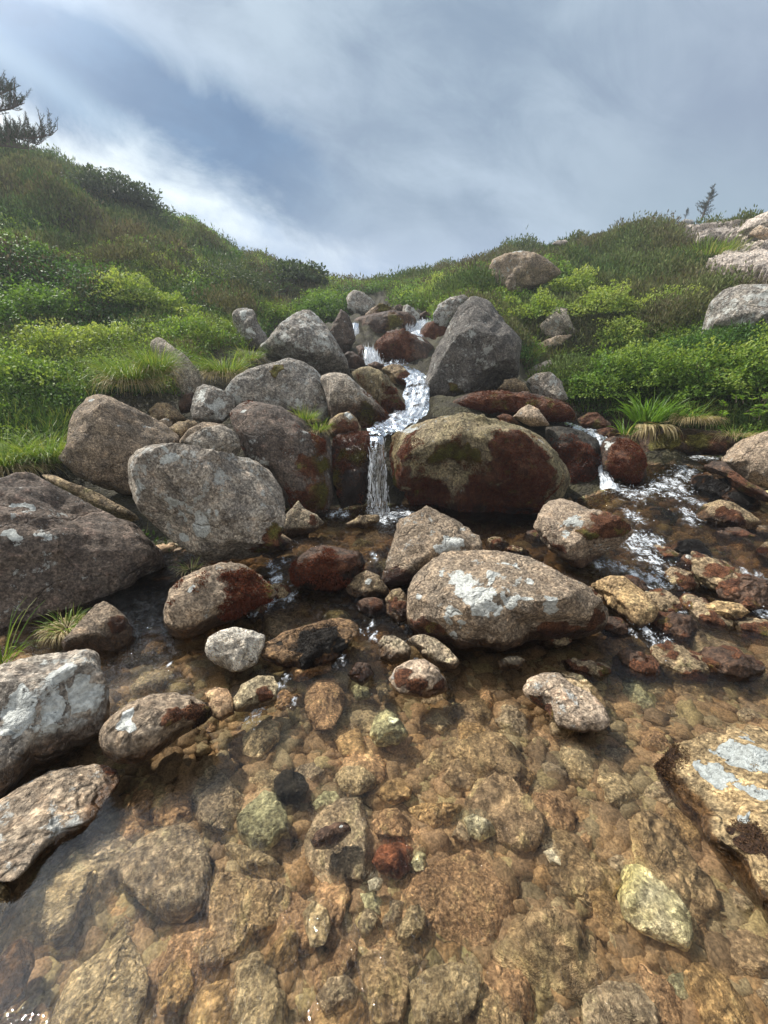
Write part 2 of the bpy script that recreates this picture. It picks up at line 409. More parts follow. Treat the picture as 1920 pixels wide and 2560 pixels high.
TP = []
def tp(px, py, t, dz=0.0): TP.append(tuple(P3(px, py, t) + (0, 0, dz)))
SKYLINE = [(-900, 60, 13), (-400, 230, 14), (0, 385, 15), (150, 440, 16), (280, 495, 17), (420, 550, 18), (520, 615, 19), (640, 665, 20), (760, 702, 21), (870, 726, 23), (960, 728, 25),
           (1050, 708, 23), (1180, 668, 20), (1300, 648, 18), (1420, 630, 18), (1550, 604, 18), (1700, 588, 17), (1850, 592, 15), (1990, 590, 14), (2400, 560, 13), (3000, 500, 12)]
for px, py, t in SKYLINE:
    tp(px, py, t, -.12); tp(px, py + 45, t * 1.45); tp(px, py + 110, t * 2.4)
for q in [(0, 670, 9), (200, 720, 9.5), (400, 760, 10), (600, 780, 11.3), (740, 790, 13), (0, 900, 6.4), (200, 930, 6.3), (340, 940, 6.3), (500, 900, 7.6), (640, 870, 9), (800, 800, 12),
          (0, 1110, 4.7), (130, 1170, 4.7), (250, 1090, 5.3), (420, 1030, 5.9), (150, 1240, 4.3), (300, 1270, 4.3), (-300, 1250, 3.6), (-700, 900, 5.5), (-1200, 700, 6),
          (1250, 820, 9.7), (1400, 780, 11), (1300, 710, 14), (1600, 720, 12), (1750, 720, 10.8), (1900, 650, 11.5), (1450, 920, 7.6), (1600, 920, 7.0), (1800, 920, 6.6), (2100, 900, 6),
          (1500, 1050, 6.2), (1680, 1090, 6.0), (1900, 1110, 5.7), (1350, 970, 7.3), (1250, 950, 7.6), (2300, 1100, 5), (2700, 800, 6),
          # upper stream bed
          (1010, 1075, 5.9), (1000, 1010, 6.6), (1050, 965, 7.4), (1020, 915, 8.3), (930, 915, 8.8), (930, 870, 9.6), (890, 800, 11), (1040, 850, 10), (1080, 800, 11.2), (960, 770, 13), (980, 745, 16),
          (880, 1090, 5.9), (780, 1080, 6.0), (700, 1080, 6.0), (1200, 1060, 6.1), (1380, 1070, 6.5), (600, 1150, 5.6)]:
    tp(*q, dz=-.15)
TP += [(x, y, z) for x, y, z in [
    (-1.3, -1, -.2), (0, -1, -.2), (1.3, -1, -.18), (-1.1, .6, -.2), (0, .6, -.2), (1, .6, -.17), (-.9, 1.4, -.19), (0, 1.5, -.19), (1.2, 1.4, -.14), (2.2, 1.3, .0), (3.2, 1.2, .35), (0, 2.4, -.16), (-.8, 2.4, -.16),
    (1.5, 2.4, -.14), (2.3, 2.3, -.1), (3.3, 2.4, .15), (4.2, 2.5, .6), (0, 3.3, -.08), (-.9, 3.2, -.1), (1.2, 3.3, -.02), (2.5, 3.4, .05), (3.6, 3.6, .25), (-.5, 4.3, .05), (.3, 4.6, .05), (1.2, 4.3, .05), (4.6, 4.4, .6), (.6, 5.3, .06), (1.2, 5.4, .08), (1.8, 5.3, .12),
    (-.4, 5.0, .1), (.1, 5.05, .1), (-1.6, 4.2, .35), (-1.5, 3.3, -.1), (-1.9, 2.6, -.12), (-2.4, 2.2, -.05), (-2.8, 2.9, .15), (-2.6, 1.4, -.1), (-1.8, 1.2, -.2), (-2.3, 0, -.1), (-3.2, .6, .3), (-3.9, 2, .9), (-3.5, -2, .8), (3.5, -2, .6), (2.4, 0, .2), (4.5, 0, 1.0), (-5, 2, 2.0), (6, 3, 1.8), (0, -4, -.3)]]
TP += [(x, y, z - .15) for x, y, z in WPX]
DIPS = [(G3(px, py, 0), d) for px, py, d in [(385, 1530, .34), (330, 1500, .32), (430, 1480, .30), (610, 1400, .30), (760, 1330, .28), (1010, 1335, .28), (1270, 1330, .28), (600, 1520, .16), (1400, 1250, .2), (1000, 1650, .08)]]  # channels deepened so the water tint darkens them, for peaty depth and shade
T0 = TPS(TP, 0.01)
def T(x, y):
    x = np.asarray(x, float); y = np.asarray(y, float)
    r = np.hypot(x, y)
    z = np.clip(T0(x, y), -0.6, 22)
    far = sstep(6.5, 10.5, y) * sstep(.9, 2.2, np.abs(x - .3))
    q = np.stack([np.ravel(x), np.ravel(y), np.zeros(x.size)], -1)
    far = far * (1 - np.exp(-((x - 9.0) ** 2 + (y - 11.5) ** 2) / 9.0))
    z = z + far * (.34 * fbm(q * .62 + 3, 2) + .16 * fbm(q * 1.5 + 8, 2)).reshape(np.shape(x))
    for q, d in DIPS: z = z - d * np.exp(-((x - q[0]) ** 2 + (y - q[1]) ** 2) / .16)
    return np.where(r > 60, 4.0, z)
def hit(px, py, t0=1.0, t1=45.0):
    """where the line of sight of a photo point meets the ground"""
    ts = np.linspace(t0, t1, 900); d = raydir((px, py)); p = CAM + ts[:, None] * d
    below = np.nonzero(p[:, 2] < T(p[:, 0], p[:, 1]))[0]
    return p[below[0]] if len(below) else p[-1]

def build_ground():
    k = np.linspace(-1, 1, 420); xs = np.sign(k) * (np.abs(k) ** 2.3) * 52 + k * 8
    j = np.linspace(0, 1, 420); ys = -4 + 12 * j + 56 * j ** 3.2
    X, Y = np.meshgrid(xs, ys)
    Z = T(X, Y)
    p = np.stack([X.ravel(), Y.ravel(), np.zeros(X.size)], -1)
    Z = Z + (0.05 * fbm(p * 2.2, 4) + 0.02 * fbm(p * 9, 2)).reshape(X.shape) * (1 + 2 * sstep(5, 14, Y))
    n = X.shape[1]; i = np.arange(X.size).reshape(X.shape)
    f = np.stack([i[:-1, :-1], i[:-1, 1:], i[1:, 1:], i[1:, :-1]], -1).reshape(-1, 4)
    wd = sstep(0.06, -0.02, Z - W(X, Y)) * (Y < 7)
    m, t, b = principled('stream_bed_and_soil')
    g = t.node('ShaderNodeNewGeometry'); v = g.outputs['Position']
    vor = t.voro(t.vmath('ADD', v, t.scale(t.noise(v, 9.0, 3, 0.5, color=True), 0.06)), 17.0, out='Color')
    vs = t.node('ShaderNodeSeparateColor'); t.put(vs.inputs[0], vor)
    edge = t.voro(t.vmath('ADD', v, t.scale(t.noise(v, 9.0, 3, 0.5, color=True), 0.06)), 17.0, 'DISTANCE_TO_EDGE')
    c = t.mix(vs.outputs[0], (0.14, 0.09, 0.05), (0.36, 0.23, 0.11))
    c = t.mix(t.ramp(vs.outputs[1], 0.7, 0.9), c, (0.34, 0.31, 0.15))
    c = t.mix(t.ramp(edge, 0.0, 0.08), (0.075, 0.052, 0.03), c)
    c = t.mix(1.0, c, t.mix(t.ramp(t.noise(v, 90.0, 4, 0.7), 0.25, 0.75), (0.4, 0.4, 0.4), (1.5, 1.5, 1.5)), 'MULTIPLY')
    soil = t.mix(t.ramp(t.noise(v, 5.0, 5, 0.6), 0.35, 0.65), (0.022, 0.018, 0.010), (0.05, 0.045, 0.02))
    c = t.mix(t.ramp(t.attr('bed'), 0.3, 0.7), soil, c)
    t.put(b.inputs['Base Color'], c); b.inputs['Roughness'].default_value = 0.9
    t.put(b.inputs['Normal'], t.bump(t.math('ADD', t.ramp(edge, 0.0, 0.3), t.noise(v, 40.0, 4, 0.6)), 0.6, 0.03))
    me = mesh_from('ground', np.stack([X.ravel(), Y.ravel(), Z.ravel()], -1), f, True, {'bed': wd.ravel()}, [m])
    link('ground', me, kind='structure')
build_ground()

# ------------------------------------------------------------------ rocks
ROCKS = {}
SEED = [0]
def rock(name, label, reg, pts, mat, t=None, zc=None, flat=None, tilt=0.3, thick=0.8, ext=1.25, box=0.8, fac=5, amp=0.05, lich=(), moss=(), mossg=(), wz=None, wband=0.10, sm=1, cat=None, push=0.3, group=None, ridge=0.0, layers=0.0, tag=None):
    if flat is None and mat + '_dry' in M: mat = mat + '_dry'
    SEED[0] += 1; sid = SEED[0]; rs = np.random.default_rng(sid * 31 + 5)
    px = src(reg, pts)
    cx, cy = (px.min(0) + px.max(0)) / 2
    dc = raydir((cx, cy)); view = -dc / np.linalg.norm(dc)
    if t == 'hit':
        kb = px[:, 1] > px[:, 1].max() - 3; q0 = hit(px[kb, 0].mean(), px[:, 1].max() - 1, 4) - CAM; t = q0[1] * CP - q0[2] * SP - .2
    if flat is not None:
        C = G3(cx, cy, flat); Wv = np.array([0, 0, 1.0]); U = np.array([1.0, 0, 0]); V = np.array([0, 1.0, 0])
    else:
        if t is None:
            k = px[:, 1] > px[:, 1].max() - 0.12 * (px[:, 1].max() - px[:, 1].min()) - 1
            bx = px[k, 0].mean(); by = px[:, 1].max()
            d = raydir((bx, by)); tb = (zc - CAM_H) / d[2]
            t = tb * (1 + push * (px[:, 1].max() - px[:, 1].min()) / FPX)
        C = CAM + t * dc
        Wv = (1 - tilt) * view + tilt * np.array([0, 0, 1.0]); Wv /= np.linalg.norm(Wv)
        U = np.cross([0, 0, 1.0], Wv); U /= np.linalg.norm(U); V = np.cross(Wv, U)
    D = raydir(px); tt = ((C - CAM) @ Wv) / (D @ Wv)
    Q = CAM + D * tt[:, None]; uv = np.stack([(Q - C) @ U, (Q - C) @ V], -1)
    mid = (uv.min(0) + uv.max(0)) / 2
    C = C + mid[0] * U + mid[1] * V; uv = uv - mid
    # radius of the outline in every direction
    th = np.linspace(-math.pi, math.pi, 241)[:-1]; R = np.zeros(len(th))
    a = uv; bq = np.roll(uv, -1, 0); e = bq - a
    ds = np.stack([np.cos(th), np.sin(th)], -1)
    for i in range(len(a)):
        den = ds[:, 0] * e[i, 1] - ds[:, 1] * e[i, 0]; den = np.where(np.abs(den) < 1e-9, 1e-9, den)
        r = (a[i, 0] * e[i, 1] - a[i, 1] * e[i, 0]) / den
        s = (a[i, 0] * ds[:, 1] - a[i, 1] * ds[:, 0]) / den
        R = np.maximum(R, np.where((r > 0) & (s >= -1e-6) & (s <= 1 + 1e-6), r, 0))
    R = np.where(R <= 0, np.median(R), R)
    for _ in range(sm * 3): R = (np.roll(R, 1) + 2 * R + np.roll(R, -1)) / 4
    if flat is None: R = R * (1 + (ext - 1) * np.clip(-np.sin(th) * 1.6, 0, 1))
    size = float(np.sqrt((R ** 2).mean()))
    ext_px = max(px[:, 0].max() - px[:, 0].min(), px[:, 1].max() - px[:, 1].min())
    lvl = 6 if ext_px > 330 else 5 if ext_px > 80 else 4
    v0, f = ico(lvl)
    rho = np.hypot(v0[:, 0], v0[:, 1]); ang = np.arctan2(v0[:, 1], v0[:, 0])
    q = rho ** box; zz = np.sign(v0[:, 2]) * np.abs(v0[:, 2]) ** box
    S = np.stack([q * np.cos(ang), q * np.sin(ang), zz], -1)
    for _ in range(fac):
        n = rs.normal(size=3); n[2] = abs(n[2]) * rs.choice([1, 1, -1]) + (0.5 if n[2] > 0 else -0.5); n /= np.linalg.norm(n)
        h = rs.uniform(0.64, 0.88)
        over = np.maximum(0, S @ n - h); S = S - over[:, None] * n * 0.88
    Ra = np.interp(ang, np.append(th, math.pi), np.append(R, R[0]))
    wt = thick * size
    loc = np.stack([Ra * S[:, 0], Ra * S[:, 1], wt * S[:, 2]], -1)
    pn = loc / size
    nd = S / np.maximum(np.linalg.norm(S, axis=1, keepdims=True), 1e-6)
    o = sid * 13.7
    edgefade = 0.35 + 0.65 * np.abs(v0[:, 2])
    disp = size * amp * (fbm(pn * 1.7 + o, 3) * edgefade * 1.3 + 0.50 * fbm(pn * 5.0 + o, 4))
    disp += 0.010 * min(1, size * 3) * fbm(loc * 14 + o, 3)
    rg = 1 - np.abs(vnoise(pn * 2.3 + o + 50)); disp -= size * (0.02 + ridge) * np.clip(rg - 0.9, 0, 1) * 10 * 0.4
    if layers:
        lq = loc * (0.5, 2.6, 1.0); ly = np.abs(vnoise(lq * 1.2 + o)) * 1.4 + np.abs(vnoise(lq * 2.9 + o + 9)) * .6
        disp += layers * (np.clip(ly, 0, .8) - .35)
    loc = loc + nd * disp[:, None]
    wv = C + loc[:, 0:1] * U + loc[:, 1:2] * V + loc[:, 2:3] * Wv
    pc = proj(C[None])[0][0]
    dp = px - pc; pa = dp; pb = np.roll(dp, -1, 0); pe = pb - pa; Rp = np.zeros(len(th))
    for i in range(len(pa)):
        den = ds[:, 0] * pe[i, 1] - ds[:, 1] * pe[i, 0]; den = np.where(np.abs(den) < 1e-9, 1e-9, den)
        r = (pa[i, 0] * pe[i, 1] - pa[i, 1] * pe[i, 0]) / den; s = (pa[i, 0] * ds[:, 1] - pa[i, 1] * ds[:, 0]) / den
        Rp = np.maximum(Rp, np.where((r > 0) & (s >= -1e-6) & (s <= 1 + 1e-6), r, 0))
    Rp = np.where(Rp <= 0, np.median(Rp), Rp)
    if flat is None: Rp = Rp * (1 + (ext - 1) * np.clip(np.sin(th) * 1.6, 0, 1))
    nb = 80
    for it in range(3 if flat is None else 1):
        q2 = proj(wv)[0] - pc; va = np.arctan2(q2[:, 1], q2[:, 0]); vr = np.hypot(q2[:, 0], q2[:, 1])
        bi = np.clip(((va + math.pi) / (2 * math.pi) * nb).astype(int), 0, nb - 1)
        mx = np.zeros(nb); np.maximum.at(mx, bi, vr)
        tc_ = -math.pi + (np.arange(nb) + .5) * 2 * math.pi / nb
        rt = np.where(mx > 1, np.interp(tc_, th, Rp) / np.maximum(mx, 1), 1); rt = np.clip(rt, .75, 1.4)
        rt = (np.roll(rt, 1) + 2 * rt + np.roll(rt, -1)) / 4
        e3 = np.concatenate([tc_ - 2 * math.pi, tc_, tc_ + 2 * math.pi]); kx = np.interp(va, e3, np.tile(rt, 3))
        kx = 1 + (kx - 1) * sstep(.15, .7, vr / np.maximum(np.interp(va, th, Rp), 1))
        loc[:, :2] *= kx[:, None]
        wv = C + loc[:, 0:1] * U + loc[:, 1:2] * V + loc[:, 2:3] * Wv
    pp, tv = proj(wv)
    front = ((wv - C) @ view) > -0.15 * size
    warp = np.stack([fbm(pn * 2.6 + o + 40 * k, 4, .6) for k in (1, 2, 3)], -1) * size * .13 if (lich or moss or mossg) else 0
    ww = wv + warp
    def spots(lst, kk=1.0):
        mk = np.zeros(len(wv))
        for sx, sy, sr in lst:
            ox, oy, k = REG[reg]; c = np.array([sx * k + ox, sy * k + oy]); r = sr * k
            d2 = np.where(front, ((pp - c) ** 2).sum(1), 1e12); i = int(np.argmin(d2))
            Rw = r / FPX * tv[i]
            d3 = np.linalg.norm(ww - ww[i], axis=1)
            mk = np.maximum(mk, np.clip(1 - 0.5 * d3 / max(Rw * kk, 1e-4), 0, 1))
        return mk
    wet = np.zeros(len(wv))
    if wz is not None:
        lv = W(wv[:, 0], wv[:, 1]) if wz == 'W' else np.full(len(wv), float(wz))
        wet = np.clip(0.5 - 0.5 * (wv[:, 2] - lv - wband * 1.35) / max(wband * 1.35, .03), 0, 1)
    at = {'lich': spots(lich), 'moss': np.maximum(spots(moss, 1.12), spots(mossg, 1.1)), 'mossg': spots(mossg), 'wet': wet}
    if len(moss) or len(mossg):
        mt = np.clip((at['moss'] + .5 * fbm(wv * 4 + o, 3) - .42) * 5, 0, 1)
        wv = wv + ((nd[:, 0:1] * U + nd[:, 1:2] * V + nd[:, 2:3] * Wv)) * (mt * min(1, size * 1.6) * (.010 + .030 * np.abs(fbm(wv * 15 + o, 3))))[:, None]
    me = mesh_from(name, wv - C, f, True, at, [M[mat]])
    ob = link(name, me, C, label=label, cat=cat or name.split('_')[-1], group=group)
    if tag: ROCKS[tag] = dict(v=wv, f=f, C=C, size=size, moss=at['moss'], mossg=at['mossg'], front=front, ob=ob, view=view)
    return ob

# ------------------------------------------------------------------ boulders of the near bank
B, S_ = 'boulder', 'stone'
rock(B, 'huge dark granite boulder under the tilted lichen-spotted one, sloping to the stream', 'R3', '-220,900 -60,830 0,815 80,785 150,772 210,790 280,830 420,905 560,985 700,1045 800,1075 880,1160 975,1260 950,1370 880,1390 780,1480 720,1530 640,1600 520,1680 300,1760 0,1850 -250,1800 -330,1300', 'dark', t=3.3, tilt=.2, thick=.55, ext=1.12, layers=.03, lich=[(200,985,30),(290,1175,22),(50,1145,40)], tag='A')
rock(B, 'angular pinkish boulder with a peaked top below the overhanging grass', 'R3', '360,710 390,620 410,480 440,420 490,365 530,330 600,315 660,335 760,385 870,440 960,490 1060,560 1075,590 960,720 900,860 755,890 600,840 480,790 420,740', 'pink', t=4.75, tilt=.25, thick=.7, ext=1.12, fac=8, lich=[(540,345,28)])
rock(B, 'tilted grey boulder with pale lichen spots resting on the huge dark boulder', 'R3', '750,745 775,680 830,630 900,608 1040,602 1100,605 1250,655 1500,705 1600,770 1650,840 1690,930 1685,1070 1607,1217 1507,1277 1400,1285 1250,1290 1150,1260 1060,1200 960,1120 880,1060 830,1020 790,950 760,860', 'grey', t=3.5, tilt=.42, thick=.85, ext=1.05, box=.72, fac=8, lich=[(1180,1060,60),(1080,1035,22),(1080,1160,28),(1290,1040,18),(1030,700,55),(990,655,22),(830,860,30),(1010,965,40),(1080,1190,18)], moss=[(1660,1190,100),(1600,1230,80)], tag='C')
rock(S_, 'rounded grey stone tucked behind the tilted lichen-spotted boulder', 'R3', '1090,600 1130,560 1200,525 1310,503 1380,530 1420,580 1415,640 1350,690 1200,690', 'grey', t=4.9, tilt=.4)
rock(S_, 'flat brownish stone wedged between rounded grey stones above the lichen-spotted boulder', 'R3', '1075,585 1110,530 1200,485 1260,488 1340,500 1330,530 1200,580 1090,625', 'pink', t=5.1, tilt=.4)
rock(S_, 'pale lichen-crusted stone perched among the boulders under the hanging grass', 'R3', '1130,420 1140,350 1165,280 1210,260 1270,275 1350,310 1395,350 1388,410 1350,460 1310,490 1220,490 1150,470', 'far', t=5.6, tilt=.25, thick=.9, ext=1.05, lich=[(1200,310,40),(1290,380,40)])
rock(B, 'broad low domed grey boulder with an ochre lichen stain on its crown', 'R4', '-10,720 60,620 150,570 280,540 390,508 470,530 550,580 590,640 630,720 640,790 630,850 560,920 300,870 40,800', 'far', t=6.6, tilt=.35, thick=.7, ext=1.1, mossg=[(315,572,34)])
rock(B, 'dark rounded boulder with red and green moss down its side beside the waterfall', 'R4', '25,870 50,810 110,770 200,766 330,790 440,850 510,900 540,960 620,960 640,1050 640,1200 630,1350 600,1430 480,1460 400,1420 300,1280 150,1150 100,1040 70,980', 'dark', t=5.55, tilt=.28, thick=.8, ext=1.08, moss=[(560,1000,60),(530,1150,70),(520,1300,80),(480,1400,60)], mossg=[(590,1150,60),(570,1290,70),(600,1370,50)], lich=[(120,830,16)], tag='H')
rock(B, 'grey pyramid boulder speckled with lichen on the heather side of the stream', 'R4', '205,440 260,390 330,305 410,248 470,222 510,224 550,255 600,310 650,380 690,450 720,520 732,590 640,612 560,605 400,530 250,490', 'far', t=8.2, tilt=.22, thick=.75, ext=1.1, fac=7)
rock(B, 'dark brown boulder in shade under the green bush by the thin upper fall', 'R4', '620,400 640,320 690,215 740,255 765,320 765,390 720,455 690,455', 'dark', t=9.6, thick=.8)
rock(B, 'small far grey boulder on the stream at the head of the valley', 'R4', '722,160 740,125 770,105 820,118 875,158 902,205 850,245 780,252 745,215', 'far', t=13.5, tilt=.3)
rock(B, 'wide dark block that splits the two upper waterfalls', 'R4', '770,275 850,252 1000,225 1080,235 1130,262 1145,300 1110,350 950,380 900,430 820,430 790,340', 'wet', t=11.2, tilt=.3, thick=.6, box=.65, mossg=[(1000,310,50)])
rock(S_, 'flat slab capped with yellow moss on top of the wide dark block', 'R4', '838,252 870,215 930,198 1010,213 1030,230 960,240 860,262', 'pale', t=11.8, tilt=.5, mossg=[(950,220,40)])
rock(S_, 'pale stone at the lip of the uppermost waterfall', 'R4', '1055,235 1065,200 1085,190 1130,218 1155,250 1140,285 1080,270', 'far', t=11.4)
rock(S_, 'little dark round stone behind the pale stone at the uppermost lip', 'R4', '1010,212 1020,195 1045,190 1062,205 1055,228 1025,226', 'dark', t=12.2)
rock(S_, 'flat dark wet stone bridging the uppermost lip of the stream', 'R4', '1150,252 1175,242 1240,238 1246,270 1160,278', 'wet', t=11.6, tilt=.5)
rock(B, 'rounded boulder thatched with red-brown moss between the upper falls', 'R4', '895,450 905,410 930,385 980,352 1060,345 1140,372 1200,400 1245,440 1235,500 1200,585 1150,610 1050,572 930,532 902,490', 'wet', t=9.4, tilt=.35, thick=.8, moss=[(960,410,60),(1030,400,80),(960,480,50),(1060,460,60)], lich=[(1170,400,26)], tag='N')
rock(B, 'red-brown mossy boulder beside the white uppermost fall', 'R4', '1165,365 1190,310 1260,284 1320,320 1330,370 1290,440 1210,410', 'wet', t=10.4, moss=[(1230,330,60),(1280,370,60),(1200,380,50)], tag='O')
rock(B, 'smooth grey boulder leaning behind the tall pyramid boulder', 'R4', '1245,245 1270,190 1340,150 1420,132 1470,165 1400,260 1320,322 1260,284', 'far', t=10.2, thick=.8)
rock(B, 'tall dark pyramid boulder with a crack down its face beside the white rapid', 'R4', '1155,745 1190,640 1222,560 1240,480 1290,400 1340,290 1400,195 1440,152 1510,144 1570,168 1624,235 1680,310 1730,355 1769,410 1756,490 1739,610 1690,640 1560,700 1450,790 1340,820 1260,805 1190,780', 'slate', t=7.5, tilt=.2, thick=.75, ext=1.06, fac=9, amp=.05, ridge=.035, mossg=[(1400,720,40)], wz=1.45, wband=.28, tag='Q')
rock(S_, 'dark wet stone at the foot of the thin upper fall', 'R4', '705,495 730,472 765,470 810,508 832,548 780,564 730,562', 'wet', t=8.7)
rock(S_, 'brown wet stone between the thin upper fall and the small white chute', 'R4', '780,440 810,430 840,450 852,520 830,540 800,500', 'wet', t=9.2)
rock(S_, 'small flat dark stone under the white chute', 'R4', '850,545 900,535 945,548 950,572 900,580 860,566', 'wet', t=8.4, tilt=.5)
rock(S_, 'tan-topped stone with a dark mossy base in the middle of the upper stream', 'R4', '930,575 960,555 1000,545 1050,550 1100,600 1130,668 1080,682 1010,655', 'brown', t=7.9, tilt=.35, moss=[(1060,640,50),(1100,660,40)])
rock(B, 'grey-green boulder sloping into the white rapid opposite the tall pyramid', 'R4', '748,598 800,565 860,554 930,583 980,640 1020,680 1070,760 1108,845 1095,872 980,885 860,770', 'mossy', t=6.75, tilt=.3, thick=.75, ext=1.1, moss=[(1060,800,60),(1000,700,36),(1000,840,60)], wz=1.35, wband=.15, tag='T')
rock(B, 'rounded dark-based boulder between the domed boulder and the rapid', 'R4', '565,630 590,605 640,592 720,600 780,650 850,718 930,800 980,858 980,892 800,912 650,880 610,760', 'grey', t=6.35, tilt=.3, thick=.75, ext=1.1, moss=[(900,880,60),(950,870,40)], mossg=[(840,830,50)], wz=1.3, wband=.22, tag='U')
rock(S_, 'brown stone with a pale cap by the waterfall lip', 'R4', '625,875 680,838 740,825 790,870 806,920 780,955 650,965 615,925', 'brown', t=5.75, moss=[(700,930,50),(770,920,30)], lich=[(745,850,26)])
rock(B, 'upright block covered in rusty and green moss beside the falling water', 'R4', '642,990 680,960 760,950 860,946 882,980 880,1080 870,1150 860,1420 700,1440 655,1250', 'wet', t=5.65, tilt=.15, thick=.8, ext=1.05, box=.65, fac=3, moss=[(700,1000,60),(780,990,70),(740,1060,60),(830,1000,50),(720,1150,40)], mossg=[(770,1100,45),(670,1200,40),(700,1090,28)], wz=.35, wband=.6, tag='Wb')
rock(B, 'great rounded boulder with green-grey crown and rusty moss skirts beside the waterfall', 'R4', '940,1060 970,980 1030,935 1100,908 1250,868 1420,848 1500,856 1620,885 1770,915 1900,980 1990,1080 2060,1200 2000,1330 1890,1450 1700,1480 1560,1490 1400,1480 1300,1445 1140,1405 1060,1330 985,1240', 'mossy', t=5.75, tilt=.38, thick=.85, ext=1.06, box=.78, fac=5, moss=[(1700,1150,140),(1740,1290,150),(1800,1010,80),(1600,1390,110),(1850,1080,90),(1640,1200,90),(1560,1330,110),(1620,1060,60),(1180,1330,110),(1000,1130,70),(1060,1080,70),(1050,1200,80),(1150,1250,90),(1130,1340,90),(1250,1350,100),(1300,1420,80),(1830,1150,120),(1860,1290,130),(1740,1330,110),(1700,1050,70),(1700,1430,90),(1450,1430,90),(1100,970,40)], mossg=[(970,1060,40),(975,1140,45),(1010,1230,40),(1280,1100,50),(1380,1080,50),(1480,1090,40)], lich=[(1110,940,40),(1170,920,30)], wz=.24, wband=.09, tag='X')
rock(B, 'dark purple-brown mossy boulder joined to the great rusty one', 'R5', '330,1112 400,1100 450,1105 560,1130 650,1180 676,1240 670,1345 600,1460 500,1515 420,1400 350,1250', 'black', t=5.95, tilt=.3, thick=.8, ext=1.06, moss=[(480,1350,120),(540,1250,80),(600,1400,80)], wz=.35, wband=.5, tag='X2')
rock(B, 'long low boulder furred with rust-red moss behind the great rounded boulder', 'R4', '1352,805 1368,750 1440,715 1560,706 1660,710 1764,715 1894,732 1984,762 2054,792 2084,842 2064,892 1944,897 1664,872 1460,850', 'wet', t=6.6, tilt=.4, thick=.75, ext=1.1, moss=[(1500,790,110),(1650,770,100),(1780,790,100),(1900,830,90),(2000,850,70),(1400,810,50)], lich=[(1440,760,26),(1500,730,26)], tag='Y')
rock(S_, 'pale wedge-shaped stone sitting on top of the great rounded boulder', 'R5', '145,1050 190,1000 240,972 300,1000 340,1058 362,1098 250,1098', 'pale', t=6.0, tilt=.3, fac=7, ext=1.1)
rock(S_, 'small reddish stone beside the pale wedge-shaped stone', 'R5', '45,1050 90,1028 130,1035 160,1060 190,1090 100,1085', 'wet', t=6.1, moss=[(100,1060,40)])
rock(S_, 'red-brown stone under the edge of the leafy bank', 'R5', '528,1062 590,1025 640,1020 720,1080 722,1112 640,1122 560,1104', 'wet', t=6.5, moss=[(620,1070,60)], tilt=.4)
rock(S_, 'purple mossy stone between the leafy bank and the rusty round boulder', 'R5', '640,1130 700,1112 760,1120 780,1150 720,1175 660,1165', 'wet', t=6.1, moss=[(700,1140,50)], tilt=.4)
rock(B, 'round rusty boulder with a bare grey shoulder below the tall-leaved grass', 'R5', '668,1210 690,1180 740,1160 820,1170 900,1228 938,1290 935,1400 870,1455 760,1432 680,1390 668,1290', 'wet', t=5.6, tilt=.3, thick=.85, ext=1.05, moss=[(830,1240,80),(860,1320,80),(760,1340,70),(880,1390,50)], mossg=[(880,1400,40)], lich=[(715,1225,34)], tag='AB')
rock(B, 'rough grey boulder at the corner of the green bank under the tall pyramid', 'R5', '222,835 280,790 370,780 440,838 452,930 380,940 280,905', 'grey', t=6.9, fac=8)
rock(S_, 'grey stone half hidden by grass above the rough grey boulder', 'R5', '215,795 280,740 370,708 400,750 300,810', 'grey', t='hit', tilt=.4)
rock(S_, 'brown stone at the foot of the tall pyramid boulder', 'R5', '60,885 100,830 160,815 225,850 240,905 150,915', 'brown', t=6.9)
rock(B, 'knobby grey boulder standing alone among the yellow-green bushes', 'R5', '322,498 368,430 400,398 470,405 487,470 482,535 400,552 350,525', 'grey', t='hit', fac=8, tilt=.2, ext=1.5)
rock(S_, 'low pale slab poking out of the grass below the lone knobby boulder', 'R5', '285,625 340,590 420,565 515,558 460,600 350,645', 'pale', t='hit', tilt=.3, ext=1.8)
rock(B, 'big blue-grey boulder cut by the picture edge above the leafy green bank', 'R5', '1290,440 1320,360 1400,290 1500,262 1700,262 1900,330 1900,500 1700,600 1480,610 1350,590 1275,570', 'far', t=7.3, tilt=.25, thick=.8, ext=1.1)
rock(B, 'large rounded pinkish boulder on the far skyline above the stream', 'R5', '3,165 30,110 100,78 200,62 280,74 350,110 400,150 440,195 350,235 250,265 150,300 90,265 30,205', 'pink', t=12.0, tilt=.3, thick=.7, lich=[(300,110,50),(180,75,50)])
rock(S_, 'upright shard leaning on the large skyline boulder', 'R5', '105,250 120,215 145,195 165,215 155,285 125,290', 'pink', t=11.3)
